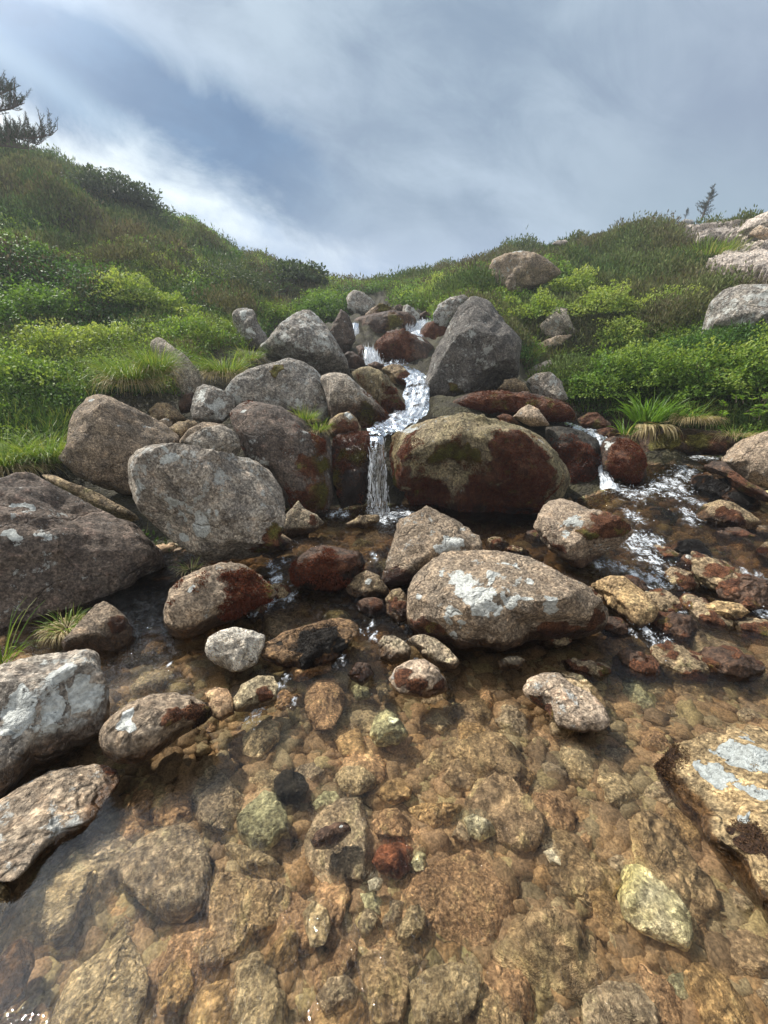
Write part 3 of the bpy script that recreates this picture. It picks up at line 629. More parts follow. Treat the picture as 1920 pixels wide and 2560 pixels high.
# rocky outcrop on the slope
SLABS = []
def slab(label, pts, lift, seed):
    """a sheet of bare rock lying on the slope, broken into thin weathered layers"""
    px = src('R12', pts); x0, y0 = px.min(0); x1, y1 = px.max(0)
    gx, gy = np.meshgrid(np.linspace(x0, x1, 150), np.linspace(y0, y1, 80)); q = np.stack([gx.ravel(), gy.ravel()], -1)
    ins = np.zeros(len(q), bool); j = len(px) - 1
    wob = q + 3.0 * np.stack([vnoise(np.c_[q * .08, np.zeros(len(q))]), vnoise(np.c_[q * .08, np.ones(len(q)) * 7])], -1)
    for i in range(len(px)):
        (xi, yi), (xj, yj) = px[i], px[j]
        ins ^= ((yi > wob[:, 1]) != (yj > wob[:, 1])) & (wob[:, 0] < (xj - xi) * (wob[:, 1] - yi) / (yj - yi + 1e-12) + xi); j = i
    d = raydir(q); best = np.full(len(q), 40.0); done = np.zeros(len(q), bool)
    for t in np.arange(8, 24, .15):
        k = ~done
        p = CAM + t * d[k]; h = p[:, 2] < T(p[:, 0], p[:, 1]) + .05
        ix = np.nonzero(k)[0][h]; best[ix] = t; done[ix] = True
    p = CAM + best[:, None] * d
    u = p * (.55, 1.5, 2.4)
    warp = .5 * fbm(p * .8 + seed, 3)
    lay = (p[:, 2] * 6.5 + p[:, 1] * .6 + warp * 1.6); st = lay - np.floor(lay)
    blk = vnoise(np.stack([p[:, 0] * 1.3 + warp, np.floor(lay) * 3.1, p[:, 1] * .3], -1))
    z = lift + .075 * (sstep(0, .25, st) * (1 - .6 * st)) + .035 * blk + .02 * fbm(u * 2 + seed, 3)
    top = p + np.array([0, -.35, 1.0]) * z[:, None]
    bot = p + np.array([0, .2, -.45])
    n = gx.shape[1]; i = np.arange(len(q)).reshape(gx.shape)
    f = np.stack([i[:-1, :-1], i[1:, :-1], i[1:, 1:], i[:-1, 1:]], -1).reshape(-1, 4); ok = ins & done; f = f[ok[f].all(1)]
    # skirt round the edge
    e = np.concatenate([f[:, [0, 1]], f[:, [1, 2]], f[:, [2, 3]], f[:, [3, 0]]]); key = np.sort(e, 1); _, inv, cnt = np.unique(key, axis=0, return_inverse=True, return_counts=True)
    e = e[cnt[inv.ravel()] == 1]; N = len(q)
    sk = np.stack([e[:, 1], e[:, 0], e[:, 0] + N, e[:, 1] + N], -1)
    V = np.concatenate([top, bot]); F = np.concatenate([f, sk, f[:, ::-1] + N])
    us = np.unique(F); mp = np.zeros(len(V), int); mp[us] = np.arange(len(us)); C = top[np.unique(f)].mean(0)
    z0 = np.zeros(len(us))
    me = mesh_from('rock_outcrop', V[us] - C, mp[F], True, {'lich': z0, 'moss': z0, 'mossg': z0, 'wet': z0}, [M['slab']])
    link('rock_outcrop', me, C, label=label, cat='rock outcrop'); SLABS.append(p[np.unique(f)][::9, :2])
slab('wide layered sheet of bare pale granite spreading across the hillside', '900,930 1080,850 1250,800 1480,720 1600,660 2000,560 2000,1290 1650,1090 1400,1040 1180,1040 1000,980', .28, 3)
slab('upper layered sheet of pale granite above the grass tufts', '760,600 900,560 1100,540 1450,505 1700,520 1980,420 1980,560 1600,640 1440,700 1200,650 900,650 820,660', .28, 8)
slab('long pale ledge with a dark lower face under the skyline heather', '650,560 760,530 1000,492 1180,465 1290,475 1490,432 1480,500 1150,535 900,560 740,585', .36, 12)
rock(B, 'long sloping boulder on the skyline at the picture edge above the granite shelf', 'R2', '1532,1000 1570,950 1659,912 1800,900 1800,980 1659,1000 1600,1010', 'slab', t=12.6, tilt=.3)
rock(B, 'rounded tan boulder sitting on the upper granite shelf', 'R2', '1580,1010 1595,990 1622,972 1665,985 1690,1010 1640,1030', 'pale', t=11.6, tilt=.2)
rock(S_, 'small pale boulder among dark heather just under the skyline', 'R2', '1468,975 1485,955 1500,950 1522,968 1515,985 1480,988', 'slab', t='hit')
rock(S_, 'pale slab among heather under the tiny skyline fir', 'R2', '1255,980 1300,945 1335,950 1345,975 1290,990', 'far', t='hit')
rock(S_, 'low pale slab in the heather beside a bright green bush', 'R2', '1060,1115 1100,1096 1160,1086 1165,1100 1110,1120', 'slab', t='hit', tilt=.3, ext=1.8)
rock(S_, 'flat grey slab, the upper of two nested beside the granite sheet', 'R2', '1200,1168 1240,1145 1290,1148 1310,1175 1250,1190 1215,1188', 'far', t='hit', tilt=.3, ext=1.8)
rock(S_, 'flat grey slab, the lower of two nested beside the granite sheet', 'R2', '1245,1200 1270,1185 1310,1182 1330,1205 1290,1220', 'far', t='hit', tilt=.3, ext=1.8)
rock(S_, 'thin pale rock breaking the heather skyline above the rounded skyline boulder', 'R2', '725,1055 745,1040 785,1036 800,1048 760,1062', 'slab', t=17.5)
rock(B, 'grey boulder leaning out from under the overhanging grass', 'R3', '880,20 930,-20 970,-10 1030,40 1100,90 1160,160 1197,240 1180,295 1110,325 1050,300 990,200 930,110', 'grey', t=6.6, tilt=.3, thick=.8, fac=7)
rock(B, 'lichen-blotched grey boulder buried in the heather above the pyramid boulder', 'R1', '1000,1355 1020,1335 1060,1328 1100,1340 1112,1385 1145,1450 1135,1510 1060,1490 1012,1420', 'far', t=9.0, fac=7, lich=[(1050,1350,20),(1080,1430,20)])
rock(S_, 'rusty brown stone under the fringe of dry hanging grass', 'R3', '875,420 930,370 1000,373 1060,420 1097,470 1000,492 920,478', 'brown', t=5.6)
rock(S_, 'small round pinkish stone among the brown stones under the grass', 'R3', '938,480 980,460 1028,485 1005,520 960,512', 'pink', t=5.35)
rock(S_, 'low brown stone between the peaked pinkish boulder and the lichen-crusted stone', 'R3', '998,525 1050,485 1150,478 1185,500 1080,580 1025,555', 'brown', t=5.2, tilt=.4)
rock(S_, 'dark brown stone in the gap behind the lichen-crusted stone', 'R3', '1058,365 1090,320 1150,308 1150,410 1080,425', 'wet', t=5.9)
rock('rock_slab', 'cracked brown slab lying along the top of the huge dark boulder', 'R3', '225,805 330,790 420,845 560,915 700,975 795,1020 790,1050 700,1055 500,980 350,900', 'brown', t=4.15, tilt=.5, thick=.5, ridge=.05, fac=7)
# boulders standing in the stream
rock(B, 'red-sided boulder with a pale ridge lying in the channel below the tilted boulder', 'R3', '970,1600 1000,1480 1080,1400 1200,1350 1300,1322 1420,1320 1540,1388 1620,1475 1632,1540 1500,1600 1370,1655 1200,1735 1110,1760 1040,1745 985,1680', 'pink', zc=.06, tilt=.4, thick=.75, ext=1.06, fac=8, moss=[(1480,1460,80),(1560,1480,60),(1440,1550,80),(1350,1410,40),(1290,1345,50)], wz='W', wband=.10, tag='AL', lich=[(1130,1480,26)])
rock(B, 'small angular brown boulder at the foot of the huge dark boulder', 'R7', '380,240 420,180 480,120 560,30 620,3 680,40 740,90 790,160 772,230 720,290 650,345 600,310 500,290 420,290', 'pink', zc=.03, tilt=.3, thick=.8, fac=10, moss=[(700,150,50)], wz='W', wband=.10)
rock(B, 'squared grey boulder blotched with pale lichen at the edge of the clear pool', 'R7', '-220,430 0,380 150,340 350,305 500,284 585,305 606,360 602,420 640,470 652,560 652,680 620,770 540,840 430,890 400,930 200,1030 100,1130 0,1190 -220,1220', 'grey', t=1.88, tilt=.42, thick=.8, ext=1.04, box=.62, fac=7, lich=[(340,610,70),(530,590,90),(135,545,70),(480,470,60),(380,430,90),(110,700,70),(215,765,24),(300,700,30),(95,650,30),(60,770,50),(150,680,50)], wz='W', wband=.10, tag='AN')
rock(B, 'rounded pink-grey boulder with a dark wet end against the squared lichen boulder', 'R7', '595,760 625,715 660,680 760,610 900,555 1030,545 1150,568 1230,620 1245,700 1150,760 1060,810 980,870 900,935 800,970 700,962 620,910 590,840', 'pink', zc=0, tilt=.5, thick=.75, ext=1.04, fac=3, lich=[(720,740,50),(760,680,40)], moss=[(1150,640,70),(1020,680,50),(1200,690,60)], wz='W', wband=.07, tag='AO')
rock('rock_slab', 'flat pale granite slab barely above the still water at the pool edge', 'R7', '-150,1280 0,1190 120,1120 300,1020 450,985 600,975 700,1005 722,1060 680,1140 600,1260 540,1340 430,1405 300,1490 200,1570 100,1640 -20,1670 -150,1670', 'pink', flat=-.005, thick=.28, box=.6, fac=3, amp=.04, wz='W', wband=.016, moss=[(650,1000,36)], cat='rock slab')
rock(S_, 'bright white quartz block standing in the stream', 'R7', '1212,290 1230,220 1300,180 1390,158 1500,180 1575,210 1565,290 1510,370 1440,408 1380,415 1290,375 1235,340', 'white', zc=.02, tilt=.35, thick=.8, fac=14, amp=.08, ext=1.1, ridge=.02)
rock(S_, 'small upright brown stone beside the rounded pink-grey boulder', 'R7', '1238,610 1212,550 1280,513 1350,530 1382,590 1372,660 1310,695 1250,665', 'tan', zc=0, tilt=.5, wz='W', wband=.03)
rock(S_, 'ochre stone with a dark wet face just breaking the water', 'R7', '1388,590 1430,500 1530,448 1620,448 1655,520 1620,590 1500,640 1420,640', 'yellow', zc=-.01, tilt=.6, thick=.6, moss=[(1560,560,50)], wz='W', wband=.035)
rock(S_, 'grey-green stone cut by the picture edge under the flat pale slab', 'R9', '-120,790 0,768 50,790 68,860 60,980 0,1090 -120,1110', 'green', flat=-.03, thick=.5, wz='W', wband=.03)
rock(S_, 'brown and cream stone in the corner of the pool', 'R9', '-100,1330 0,1270 80,1165 160,1145 205,1200 212,1300 165,1400 152,1500 60,1570 0,1610 -100,1560', 'pinkbr', flat=-.06, thick=.5, wz='W', wband=.03)
# centre of the stream
rock(B, 'pinkish pyramid boulder with one pale lichen disc below the waterfall', 'R8', '840,600 870,480 890,400 918,320 930,240 1000,208 1060,180 1098,150 1140,165 1180,190 1270,230 1350,280 1400,330 1432,380 1440,420 1300,500 1150,560 1050,600 980,650 900,650', 'pink', zc=.10, tilt=.3, thick=.75, ext=1.04, fac=8, lich=[(1265,365,62),(1190,405,34)], moss=[(930,590,70),(1000,600,50),(1400,360,30)], wz='W', wband=.10, sm=0, tag='BA')
rock(B, 'large oval boulder marked with many pale lichen rosettes in midstream', 'R8', '988,730 998,620 1050,540 1130,468 1220,420 1300,412 1469,414 1569,423 1719,455 1869,523 1939,563 2069,613 2125,693 2165,763 2175,823 2109,903 1969,940 1719,970 1569,1015 1469,1035 1300,1025 1180,975 1080,925 1010,850', 'pink', zc=.0, tilt=.40, thick=.8, ext=1.10, fac=6, amp=.05, lich=[(1310,650,80),(1430,690,80),(1390,770,95),(1640,520,34),(1720,600,30),(1255,780,36),(1310,840,30),(1240,850,26),(1530,770,40),(1605,730,60),(1490,560,60),(1200,560,28),(1070,695,24),(1840,750,70),(1735,705,22),(1330,600,30),(1560,690,30),(1460,730,30)], moss=[(1060,870,50),(1200,930,60),(1130,900,50),(1900,880,90),(2080,840,70)], wz='W', wband=.08, tag='BB')
rock(B, 'dark rounded boulder with water sliding past both sides beneath the waterfall pool', 'R8', '298,530 340,460 420,400 500,383 620,405 720,430 745,500 705,565 640,625 560,655 420,648 330,605', 'wet', zc=.12, tilt=.45, thick=.8, ext=1.08, moss=[(550,560,110),(430,530,90),(640,520,70)], wz='W', wband=.13, tag='BC')
rock(S_, 'round two-tone stone wedged below the pinkish pyramid boulder', 'R8', '628,645 680,570 750,533 830,568 872,640 862,680 760,702 690,710', 'brown', zc=.06, tilt=.45, wz='W', wband=.04, lich=[(760,600,30)])
rock(S_, 'upright brown mossy stone touching the large oval boulder', 'R8', '858,705 900,650 950,638 992,690 1002,800 940,828 880,780', 'brown', zc=.04, tilt=.4, moss=[(900,730,40),(960,760,40)], wz='W', wband=.05)
rock(S_, 'low red-brown stone under the round two-tone stone', 'R8', '688,745 730,700 800,693 860,715 868,785 780,808 710,775', 'wet', zc=.03, tilt=.5, moss=[(800,740,40)], wz='W', wband=.04)
rock(B, 'low tan boulder draped with glossy black weed in the shallows', 'R8', '135,970 250,900 400,858 560,813 650,820 708,860 695,925 600,990 500,1060 400,1088 280,1078 160,1045', 'weedy', zc=-.03, tilt=.8, thick=.30, fac=6, amp=.09, wz='W', wband=.03, moss=[(420,960,80),(330,990,70),(480,1000,70),(540,890,50),(230,1020,50),(590,960,40),(400,1040,60)], tag='BG')
rock(S_, 'square brown stone with a flat pale top in the shallows', 'R8', '815,970 850,920 920,923 980,958 1015,1000 985,1055 900,1078 840,1045', 'pinkbr', zc=0.0, tilt=.45, fac=9, wz='W', wband=.05)
rock(S_, 'pinkish stone pressed against the foot of the large oval boulder', 'R8', '990,950 1030,920 1080,912 1160,938 1240,1000 1285,1065 1240,1108 1160,1090 1080,1030', 'pinkbr', zc=0.0, tilt=.5, fac=8, wz='W', wband=.035)
rock(S_, 'pale speckled stone rising from the shallows with a brown weedy skirt', 'R8', '885,1180 920,1110 1000,1068 1090,1058 1170,1108 1215,1180 1205,1235 1100,1270 980,1250', 'pale', zc=0, tilt=.55, thick=.6, moss=[(940,1180,50),(1050,1230,50),(1180,1210,40)], wz='W', wband=.035)
rock(S_, 'small black-wet stone beside the square brown stone', 'R8', '638,1150 690,1080 760,1083 795,1150 720,1208', 'wet', zc=0, tilt=.6, wz='W', wband=.06)
rock(S_, 'low flat stone beneath the lichen rosettes of the large oval boulder', 'R8', '1525,1080 1590,1043 1650,1043 1692,1072 1640,1115 1540,1118', 'pinkbr', zc=0, tilt=.6, wz='W', wband=.025)
rock(S_, 'tan stone lying in the splash at the foot of the main waterfall', 'R8', '625,255 700,225 780,208 822,200 828,245 740,280 650,278', 'brown', zc=.24, tilt=.5, wz='W', wband=.04)
rock(S_, 'rusty stone at the foot of the tilted lichen-spotted boulder', 'R8', '140,410 230,305 315,360 295,405 200,450 150,440', 'brown', zc=.15, tilt=.4, moss=[(230,370,50)], wz='W', wband=.06)
rock(S_, 'pinkish rock foot below the dark moss-sided boulder', 'R4', '325,1540 350,1450 400,1400 440,1350 475,1400 560,1445 585,1485 480,1540 380,1560', 'pinkbr', zc=.22, tilt=.3, moss=[(520,1470,40)], wz='W', wband=.06)
rock(B, 'two-faced boulder with a white lichen patch above the side cascade', 'R6', '265,510 310,410 360,360 440,343 520,370 600,410 700,428 780,450 842,500 857,560 800,610 700,665 620,710 560,758 500,742 430,690 370,650 310,580', 'pale', zc=.20, tilt=.4, thick=.75, ext=1.04, fac=10, lich=[(505,470,60),(455,545,18)], moss=[(420,640,40),(350,590,30),(740,540,90),(800,530,50),(560,730,60),(460,680,40)], mossg=[(620,570,40)], wz='W', wband=.08, tag='CA')
rock(B, 'smooth golden-tan boulder washed by the cascade beside the large oval boulder', 'R6', '600,860 660,825 720,803 810,808 860,850 940,908 995,990 955,1040 870,1088 800,1035 700,955', 'orange', zc=.03, tilt=.65, thick=.55, fac=3, wz='W', wband=.02)
rock(S_, 'bare cream peanut-shaped stone in the shallows with a dark notch', 'R6', '200,1480 240,1408 330,1376 420,1378 500,1448 620,1498 672,1570 685,1650 620,1690 520,1690 420,1660 370,1590 300,1565 230,1530', 'pale', zc=-.02, tilt=.65, thick=.5, fac=3, moss=[(360,1600,36),(300,1550,30)], wz='W', wband=.02)
rock(S_, 'brown sunken shelf behind the cream peanut-shaped stone', 'R6', '330,1372 430,1366 550,1400 650,1480 705,1570 690,1640 600,1500 480,1430', 'brown', flat=-.04, thick=.4)
rock(S_, 'red-brown drowned stone under the cream peanut-shaped stone', 'R10', '360,130 420,40 520,20 660,40 680,80 600,150 520,190 440,215 370,190', 'pinkbr', flat=-.07, thick=.5)
rock(S_, 'dark moss-covered stone with a small bare crown amid the cascade', 'R6', '895,485 960,402 1040,400 1110,440 1165,492 1120,525 960,525', 'wet', zc=.22, tilt=.45, moss=[(980,460,70),(1080,480,60)], lich=[(1020,425,16)], wz='W', wband=.05)
rock(S_, 'flat rusty stone washed by the cascade above the dark mossy one', 'R6', '785,372 880,338 960,330 1060,340 1108,390 1050,412 920,402 830,392', 'brown', zc=.30, tilt=.6, wz='W', wband=.03)
rock(S_, 'small reddish hump at the foot of the white cascade', 'R6', '945,325 1000,296 1065,325 1070,350 960,350', 'brown', zc=.35, tilt=.5, moss=[(1000,325,30)])
rock(B, 'brown dome-shaped boulder in the side cascade with a green mossy end', 'R6', '1212,450 1280,380 1370,354 1460,380 1560,430 1620,485 1500,540 1350,528 1250,500', 'brown', zc=.30, tilt=.5, thick=.7, mossg=[(1260,420,34)], moss=[(1480,470,50),(1400,440,30)], wz='W', wband=.06)
rock(B, 'tan boulder with a black wet saddle at the head of the side cascade', 'R6', '1195,260 1210,210 1300,188 1400,220 1500,280 1595,345 1585,395 1400,380 1270,355 1205,325', 'weedy', zc=.40, tilt=.5, thick=.65, moss=[(1320,290,80),(1260,310,60),(1520,340,50)], wz='W', wband=.12)
rock(B, 'clean whitish granite boulder at the picture edge beside the side cascade', 'R6', '1378,115 1430,50 1500,0 1560,-22 1700,-70 1850,100 1830,290 1660,300 1560,268 1450,190 1395,155', 'pale', t=5.15, tilt=.4, thick=.8, fac=4, ext=1.05, amp=.03)
rock(B, 'dark brown ledge under the clean whitish boulder', 'R6', '1265,165 1330,120 1400,122 1460,190 1560,265 1680,315 1640,358 1500,300 1380,220', 'wet', t=4.85, tilt=.4, moss=[(1450,230,80),(1560,290,60)])
rock(S_, 'half drowned stone crowned with purple-black moss in the fast water', 'R6', '1055,645 1130,600 1250,593 1325,650 1315,710 1200,740 1100,700', 'weedy', zc=.10, tilt=.6, moss=[(1210,640,80),(1280,660,50)], wz='W', wband=.05)
rock(S_, 'small pale-topped weedy stone below the purple-black mossy one', 'R6', '1115,730 1160,680 1220,680 1255,720 1250,790 1180,800 1120,780', 'wet', zc=.08, tilt=.6, moss=[(1200,760,50)], lich=[(1180,690,20)])
rock(S_, 'small pink stone in the fast water under the brown dome', 'R6', '1505,550 1580,504 1659,508 1715,560 1640,590', 'pinkbr', zc=.26, tilt=.5, wz='W', wband=.03)
rock(S_, 'brown stone cut by the picture edge below the small pink stone', 'R6', '1575,660 1640,605 1720,598 1760,680 1720,740 1640,735', 'brown', zc=.2, tilt=.5, moss=[(1620,670,30)], wz='W', wband=.05)
rock(S_, 'low mossy stone under the tall-leaved grass where white water enters', 'R6', '945,205 1000,180 1090,178 1125,222 1070,278 960,268', 'wet', zc=.48, tilt=.4, mossg=[(1050,210,50)], moss=[(980,230,40)])
rock('earth_bank', 'dark undercut ledge of peat and moss beneath the tall-leaved grass', 'R5', '850,1130 1000,1110 1240,1120 1400,1130 1480,1200 1400,1280 1230,1270 1080,1280 930,1275', 'wet', t=6.0, tilt=.2, thick=.5, ext=1.1, mossg=[(980,1230,50),(1080,1210,60),(1250,1200,60)], moss=[(1340,1230,70)], cat='bank')
rock(B, 'big lichen-crusted tan boulder running down into the pool at the picture edge', 'R10', '1000,330 1040,240 1120,205 1180,212 1280,172 1380,150 1500,133 1620,140 1800,200 2050,420 2100,1250 1850,1500 1640,1300 1480,1050 1300,830 1120,600 1040,480', 'lichened', flat=.0, thick=.42, box=.75, fac=5, amp=.05, lich=[(1400,260,80),(1480,330,70),(1250,360,52),(1400,430,76),(1500,690,56),(1560,520,50),(1640,300,60),(1340,390,44),(1700,380,60),(1640,560,40),(1530,200,60)], moss=[(1060,290,80),(1010,400,50),(1560,800,80),(1450,750,36),(1650,860,80)], wz='W', wband=.022, tag='CN')
# ------------------------------------------------------------------ drowned stones of the clear pool
def bed(label, reg, pts, mat, z=-.13, th=.55, **kw):
    kw.setdefault('fac', 6); kw.setdefault('amp', .07)
    return rock(S_, label, reg, pts, mat, flat=z, thick=th, **kw)
bed('large drowned pink granite stone breaking the surface near the flat pale slab', 'R9', '690,830 720,660 820,560 960,490 1100,466 1190,540 1240,640 1255,760 1225,960 1100,1062 980,1062 900,1005 780,910', 'pinkbr', z=-.10, th=.4, fac=4, amp=.04)
bed('large drowned yellow-green stone in the corner of the pool', 'R9', '300,1600 430,1350 600,1220 780,1128 830,1230 885,1380 865,1540 800,1720 300,1800', 'yellow', th=.4)
bed('drowned orange stone with a pointed top beside the yellow-green corner stone', 'R9', '935,1420 1010,1300 1080,1263 1140,1350 1152,1480 1060,1585 945,1610', 'orange')
bed('drowned pale green-grey stone above the mustard yellow stone', 'R9', '1398,440 1460,360 1560,278 1640,300 1705,420 1700,530 1600,630 1480,625 1410,550', 'green', z=-.11)
bed('mustard yellow drowned stone beside the pale green-grey one', 'R9', '1318,610 1370,563 1480,650 1620,660 1685,750 1600,805 1440,745', 'yellow', z=-.15)
bed('large drowned grey-brown stone beside the large pink granite stone', 'R9', '1210,960 1230,850 1280,740 1400,750 1480,800 1650,810 1725,860 1722,950 1672,1070 1572,1140 1450,1250 1300,1335 1170,1330 1160,1250 1240,1080', 'brown', th=.4)
bed('drowned tan stone in the bluish reflection near the rounded pink-grey boulder', 'R9', '878,410 920,320 1060,288 1140,320 1135,440 1050,505 920,485', 'tan', z=-.14)
bed('small drowned tan stone just above the large pink granite stone', 'R9', '665,550 700,480 820,453 855,520 780,605 690,615', 'tan', z=-.15)
bed('drowned pinkish brown bed stone between the tan and the green-grey stones', 'R9', '1120,330 1200,150 1240,95 1350,200 1455,330 1405,450 1350,535 1180,505', 'pinkbr', z=-.15, th=.35)
bed('round drowned lime-yellow stone in the middle of the pool', 'R11', '558,185 620,125 720,140 812,200 802,265 700,305 600,275', 'yellow', z=-.11)
bed('drowned blackish stone beside the lime-yellow one', 'R11', '198,210 260,148 370,180 412,250 382,335 280,355 208,325', 'black', z=-.10)
bed('drowned rust stone with dark spots touching the lime-yellow one', 'R11', '798,295 860,228 960,200 1022,260 1012,325 920,365 840,335', 'orange', z=-.12)
bed('round drowned chestnut stone up the pool from the red stone', 'R11', '1188,205 1260,100 1340,88 1400,180 1432,222 1350,285 1250,265', 'brown', z=-.12)
bed('bright red drowned stone near the middle of the pool', 'R11', '778,700 820,610 940,578 1032,620 1012,740 940,805 830,765', 'red', z=-.12)
bed('drowned stone half white beside the brown slab of the bed', 'R11', '1318,440 1380,413 1500,470 1522,530 1420,585 1360,545', 'palest', z=-.12)
bed('drowned reddish stone under the half white one', 'R11', '1252,550 1300,450 1370,515 1355,605', 'pinkbr', z=-.14)
bed('drowned tall yellow-green stone below the dark slab with the wet cap', 'R11', '368,1000 430,918 520,980 542,1080 502,1185 420,1215 388,1120', 'yellow', z=-.13)
bed('drowned lime stone with bright face below the red stone', 'R11', '935,1110 1000,960 1060,948 1102,1000 1085,1120 1000,1205 925,1165', 'yellow', z=-.12)
bed('very large drowned tan stone filling the pool floor below the half white stone', 'R11', '860,980 1000,790 1150,700 1350,618 1500,720 1600,850 1625,1000 1500,1205 1300,1245 1150,1155 900,1045', 'tan', z=-.16, th=.3, fac=8)
bed('broad drowned brown slab carrying a small wet dark stone', 'R11', '378,570 450,420 600,308 720,308 762,500 742,800 500,855 388,705', 'pinkbr', z=-.13, th=.35)
rock(S_, 'small dark wet stone breaking the surface on the broad brown slab', 'R11', '418,580 450,520 540,498 580,468 640,468 667,520 600,565 520,605 440,625', 'wet', flat=-.03, thick=.75, lich=[(600,490,14)])
bed('drowned orange-brown stone beside the broad brown slab', 'R11', '988,385 1080,348 1200,350 1342,370 1250,455 1150,505 1040,445', 'orange', z=-.14)
bed('drowned ochre stone with dark pits above the red stone', 'R11', '778,465 850,388 930,380 1002,450 1002,545 900,555 800,535', 'tan', z=-.13)
bed('drowned grey-green stone above the broad brown slab', 'R11', '428,355 500,278 570,278 602,340 540,405 450,405', 'green', z=-.14)
bed('little drowned lime pebble beside the bright red stone', 'R11', '1005,705 1050,638 1102,650 1092,755 1038,760', 'palest', z=-.12)
bed('little cream pebble under the bright red stone', 'R11', '758,815 800,788 852,800 832,865 768,875', 'palest', z=-.11)
bed('drowned dull green stone under the little cream pebble', 'R11', '698,890 780,878 852,930 832,1025 748,985', 'green', z=-.15)
bed('drowned russet pebble between the two lime stones', 'R11', '698,1060 740,968 800,990 822,1050 772,1135 718,1155', 'pinkbr', z=-.14)
bed('narrow drowned tan stone below the tall yellow-green one', 'R11', '548,1270 600,1150 660,1148 702,1210 682,1305 600,1365', 'tan', z=-.14)
bed('drowned brown stone cut by the bottom of the picture below the russet pebble', 'R11', '698,1290 780,1198 900,1230 1002,1350 1002,1500 960,1700 770,1700', 'brown', z=-.15, th=.35)
bed('pitted straw-coloured drowned stone at the bottom of the picture', 'R11', '995,1420 1100,1330 1260,1288 1400,1320 1442,1400 1400,1555 1300,1700 1040,1700', 'yellow', z=-.13, th=.4)
bed('drowned rust-brown stone below the large grey-brown one', 'R11', '125,1320 200,1180 320,1055 352,1150 342,1285 250,1355', 'orange', z=-.14)
bed('drowned grey-brown stone with fine pits near the bottom of the picture', 'R11', '445,1510 520,1388 640,1368 702,1450 685,1565 500,1610', 'pinkbr', z=-.13)
bed('small drowned apricot stone under the round chestnut one', 'R11', '1338,335 1400,278 1462,300 1472,380 1412,435 1348,395', 'orange', z=-.14)
bed('brightest pale egg-shaped drowned stone with a dark spot', 'R10', '752,1120 775,1030 800,958 880,945 1000,1000 1120,1120 1205,1230 1225,1400 1190,1478 1050,1425 900,1355 795,1260', 'palest', z=-.10, th=.42, fac=3, amp=.03)
bed('long drowned orange stone lying beside the pale egg-shaped one', 'R10', '496,985 560,985 700,1100 800,1250 865,1400 865,1455 780,1425 640,1275 555,1135', 'orange', z=-.14)
bed('drowned sulphur yellow stone up the pool from the pale egg-shaped one', 'R10', '618,440 680,338 760,370 885,520 905,600 820,685 700,705 655,565', 'yellow', z=-.14)
bed('drowned stone with bright ripples, the first of a light pair by the picture bottom', 'R10', '1022,1690 1080,1598 1180,1588 1285,1690 1200,1785 1080,1765', 'green', z=-.14)
bed('drowned dusky stone, the outer of a light pair by the picture bottom', 'R10', '1285,1705 1360,1628 1475,1640 1485,1740 1380,1815', 'brown', z=-.15)
bed('broad pinkish drowned stone at the bottom of the picture', 'R10', '560,1720 700,1638 900,1658 1005,1800 1040,1960 560,1960', 'pinkbr', z=-.13, th=.35)
bed('small pale lime pebble above the long orange stone', 'R10', '322,875 390,848 455,900 432,975 368,945', 'palest', z=-.12)
bed('small pale green drowned stone near the cream peanut-shaped stone', 'R10', '75,275 130,203 175,230 172,305 118,375', 'palest', z=-.12)
bed('drowned apricot stone down the pool from the small pale green one', 'R10', '98,395 200,348 285,420 282,485 200,565 138,495', 'orange', z=-.13)
bed('drowned salmon stone beside the apricot one', 'R10', '298,345 350,308 485,400 442,475 318,435', 'pinkbr', z=-.14)
bed('drowned plum-coloured pebble above the pale egg-shaped stone', 'R10', '705,925 760,883 835,920 812,1005 738,1015', 'pinkbr', z=-.14)
bed('drowned umber stone under the apricot one', 'R10', '115,690 250,638 400,700 435,800 330,865 200,835', 'brown', z=-.14)
bed('drowned umber pebble beside the sulphur yellow stone', 'R10', '525,830 600,678 665,740 652,845 570,905', 'tan', z=-.15)
bed('grey wedge-shaped stone just under the surface in the shallows', 'R8', '765,1510 800,1400 870,1368 930,1400 1005,1510 940,1565 800,1580', 'green', z=-.07, th=.6, fac=9)
bed('drowned speckled tan stone below the black-weeded boulder', 'R8', '380,1270 450,1208 560,1198 625,1260 605,1385 540,1475 440,1485 388,1390', 'tan', z=-.09, th=.4)
bed('drowned terracotta stone beside the grey wedge-shaped one', 'R8', '555,1540 700,1468 742,1560 732,1645 600,1630', 'orange', z=-.13)
bed('drowned golden stone near the small upright brown stone', 'R8', '15,1520 150,1408 262,1430 232,1545 120,1655 15,1630', 'yellow', z=-.11, th=.4)
bed('drowned honey-coloured shelf under the black-weeded boulder', 'R8', '255,1065 400,1078 540,1060 545,1135 420,1165 315,1195', 'tan', z=-.05, th=.5)
bed('small drowned olive stone below the small black-wet stone', 'R8', '655,1230 700,1212 762,1230 772,1295 690,1310', 'green', z=-.11)
bed('small drowned yellow stone beside the pale speckled stone', 'R8', '805,1230 860,1198 892,1290 830,1318', 'yellow', z=-.11)
bed('long drowned orange ridge below the large oval boulder', 'R8', '1275,1410 1400,1418 1500,1540 1545,1640 1400,1625 1300,1565', 'orange', z=-.12)
bed('small drowned straw stone below the long orange ridge', 'R8', '1555,1590 1600,1528 1642,1590 1612,1655', 'palest', z=-.12)
bed('drowned yellowish stone with dark moss between the shallows and the long orange ridge', 'R8', '1078,1450 1170,1378 1262,1450 1200,1508', 'yellow', z=-.12)
bed('small drowned cream stone under the low flat stone', 'R8', '1418,1270 1480,1238 1505,1330 1450,1395', 'tan', z=-.11)
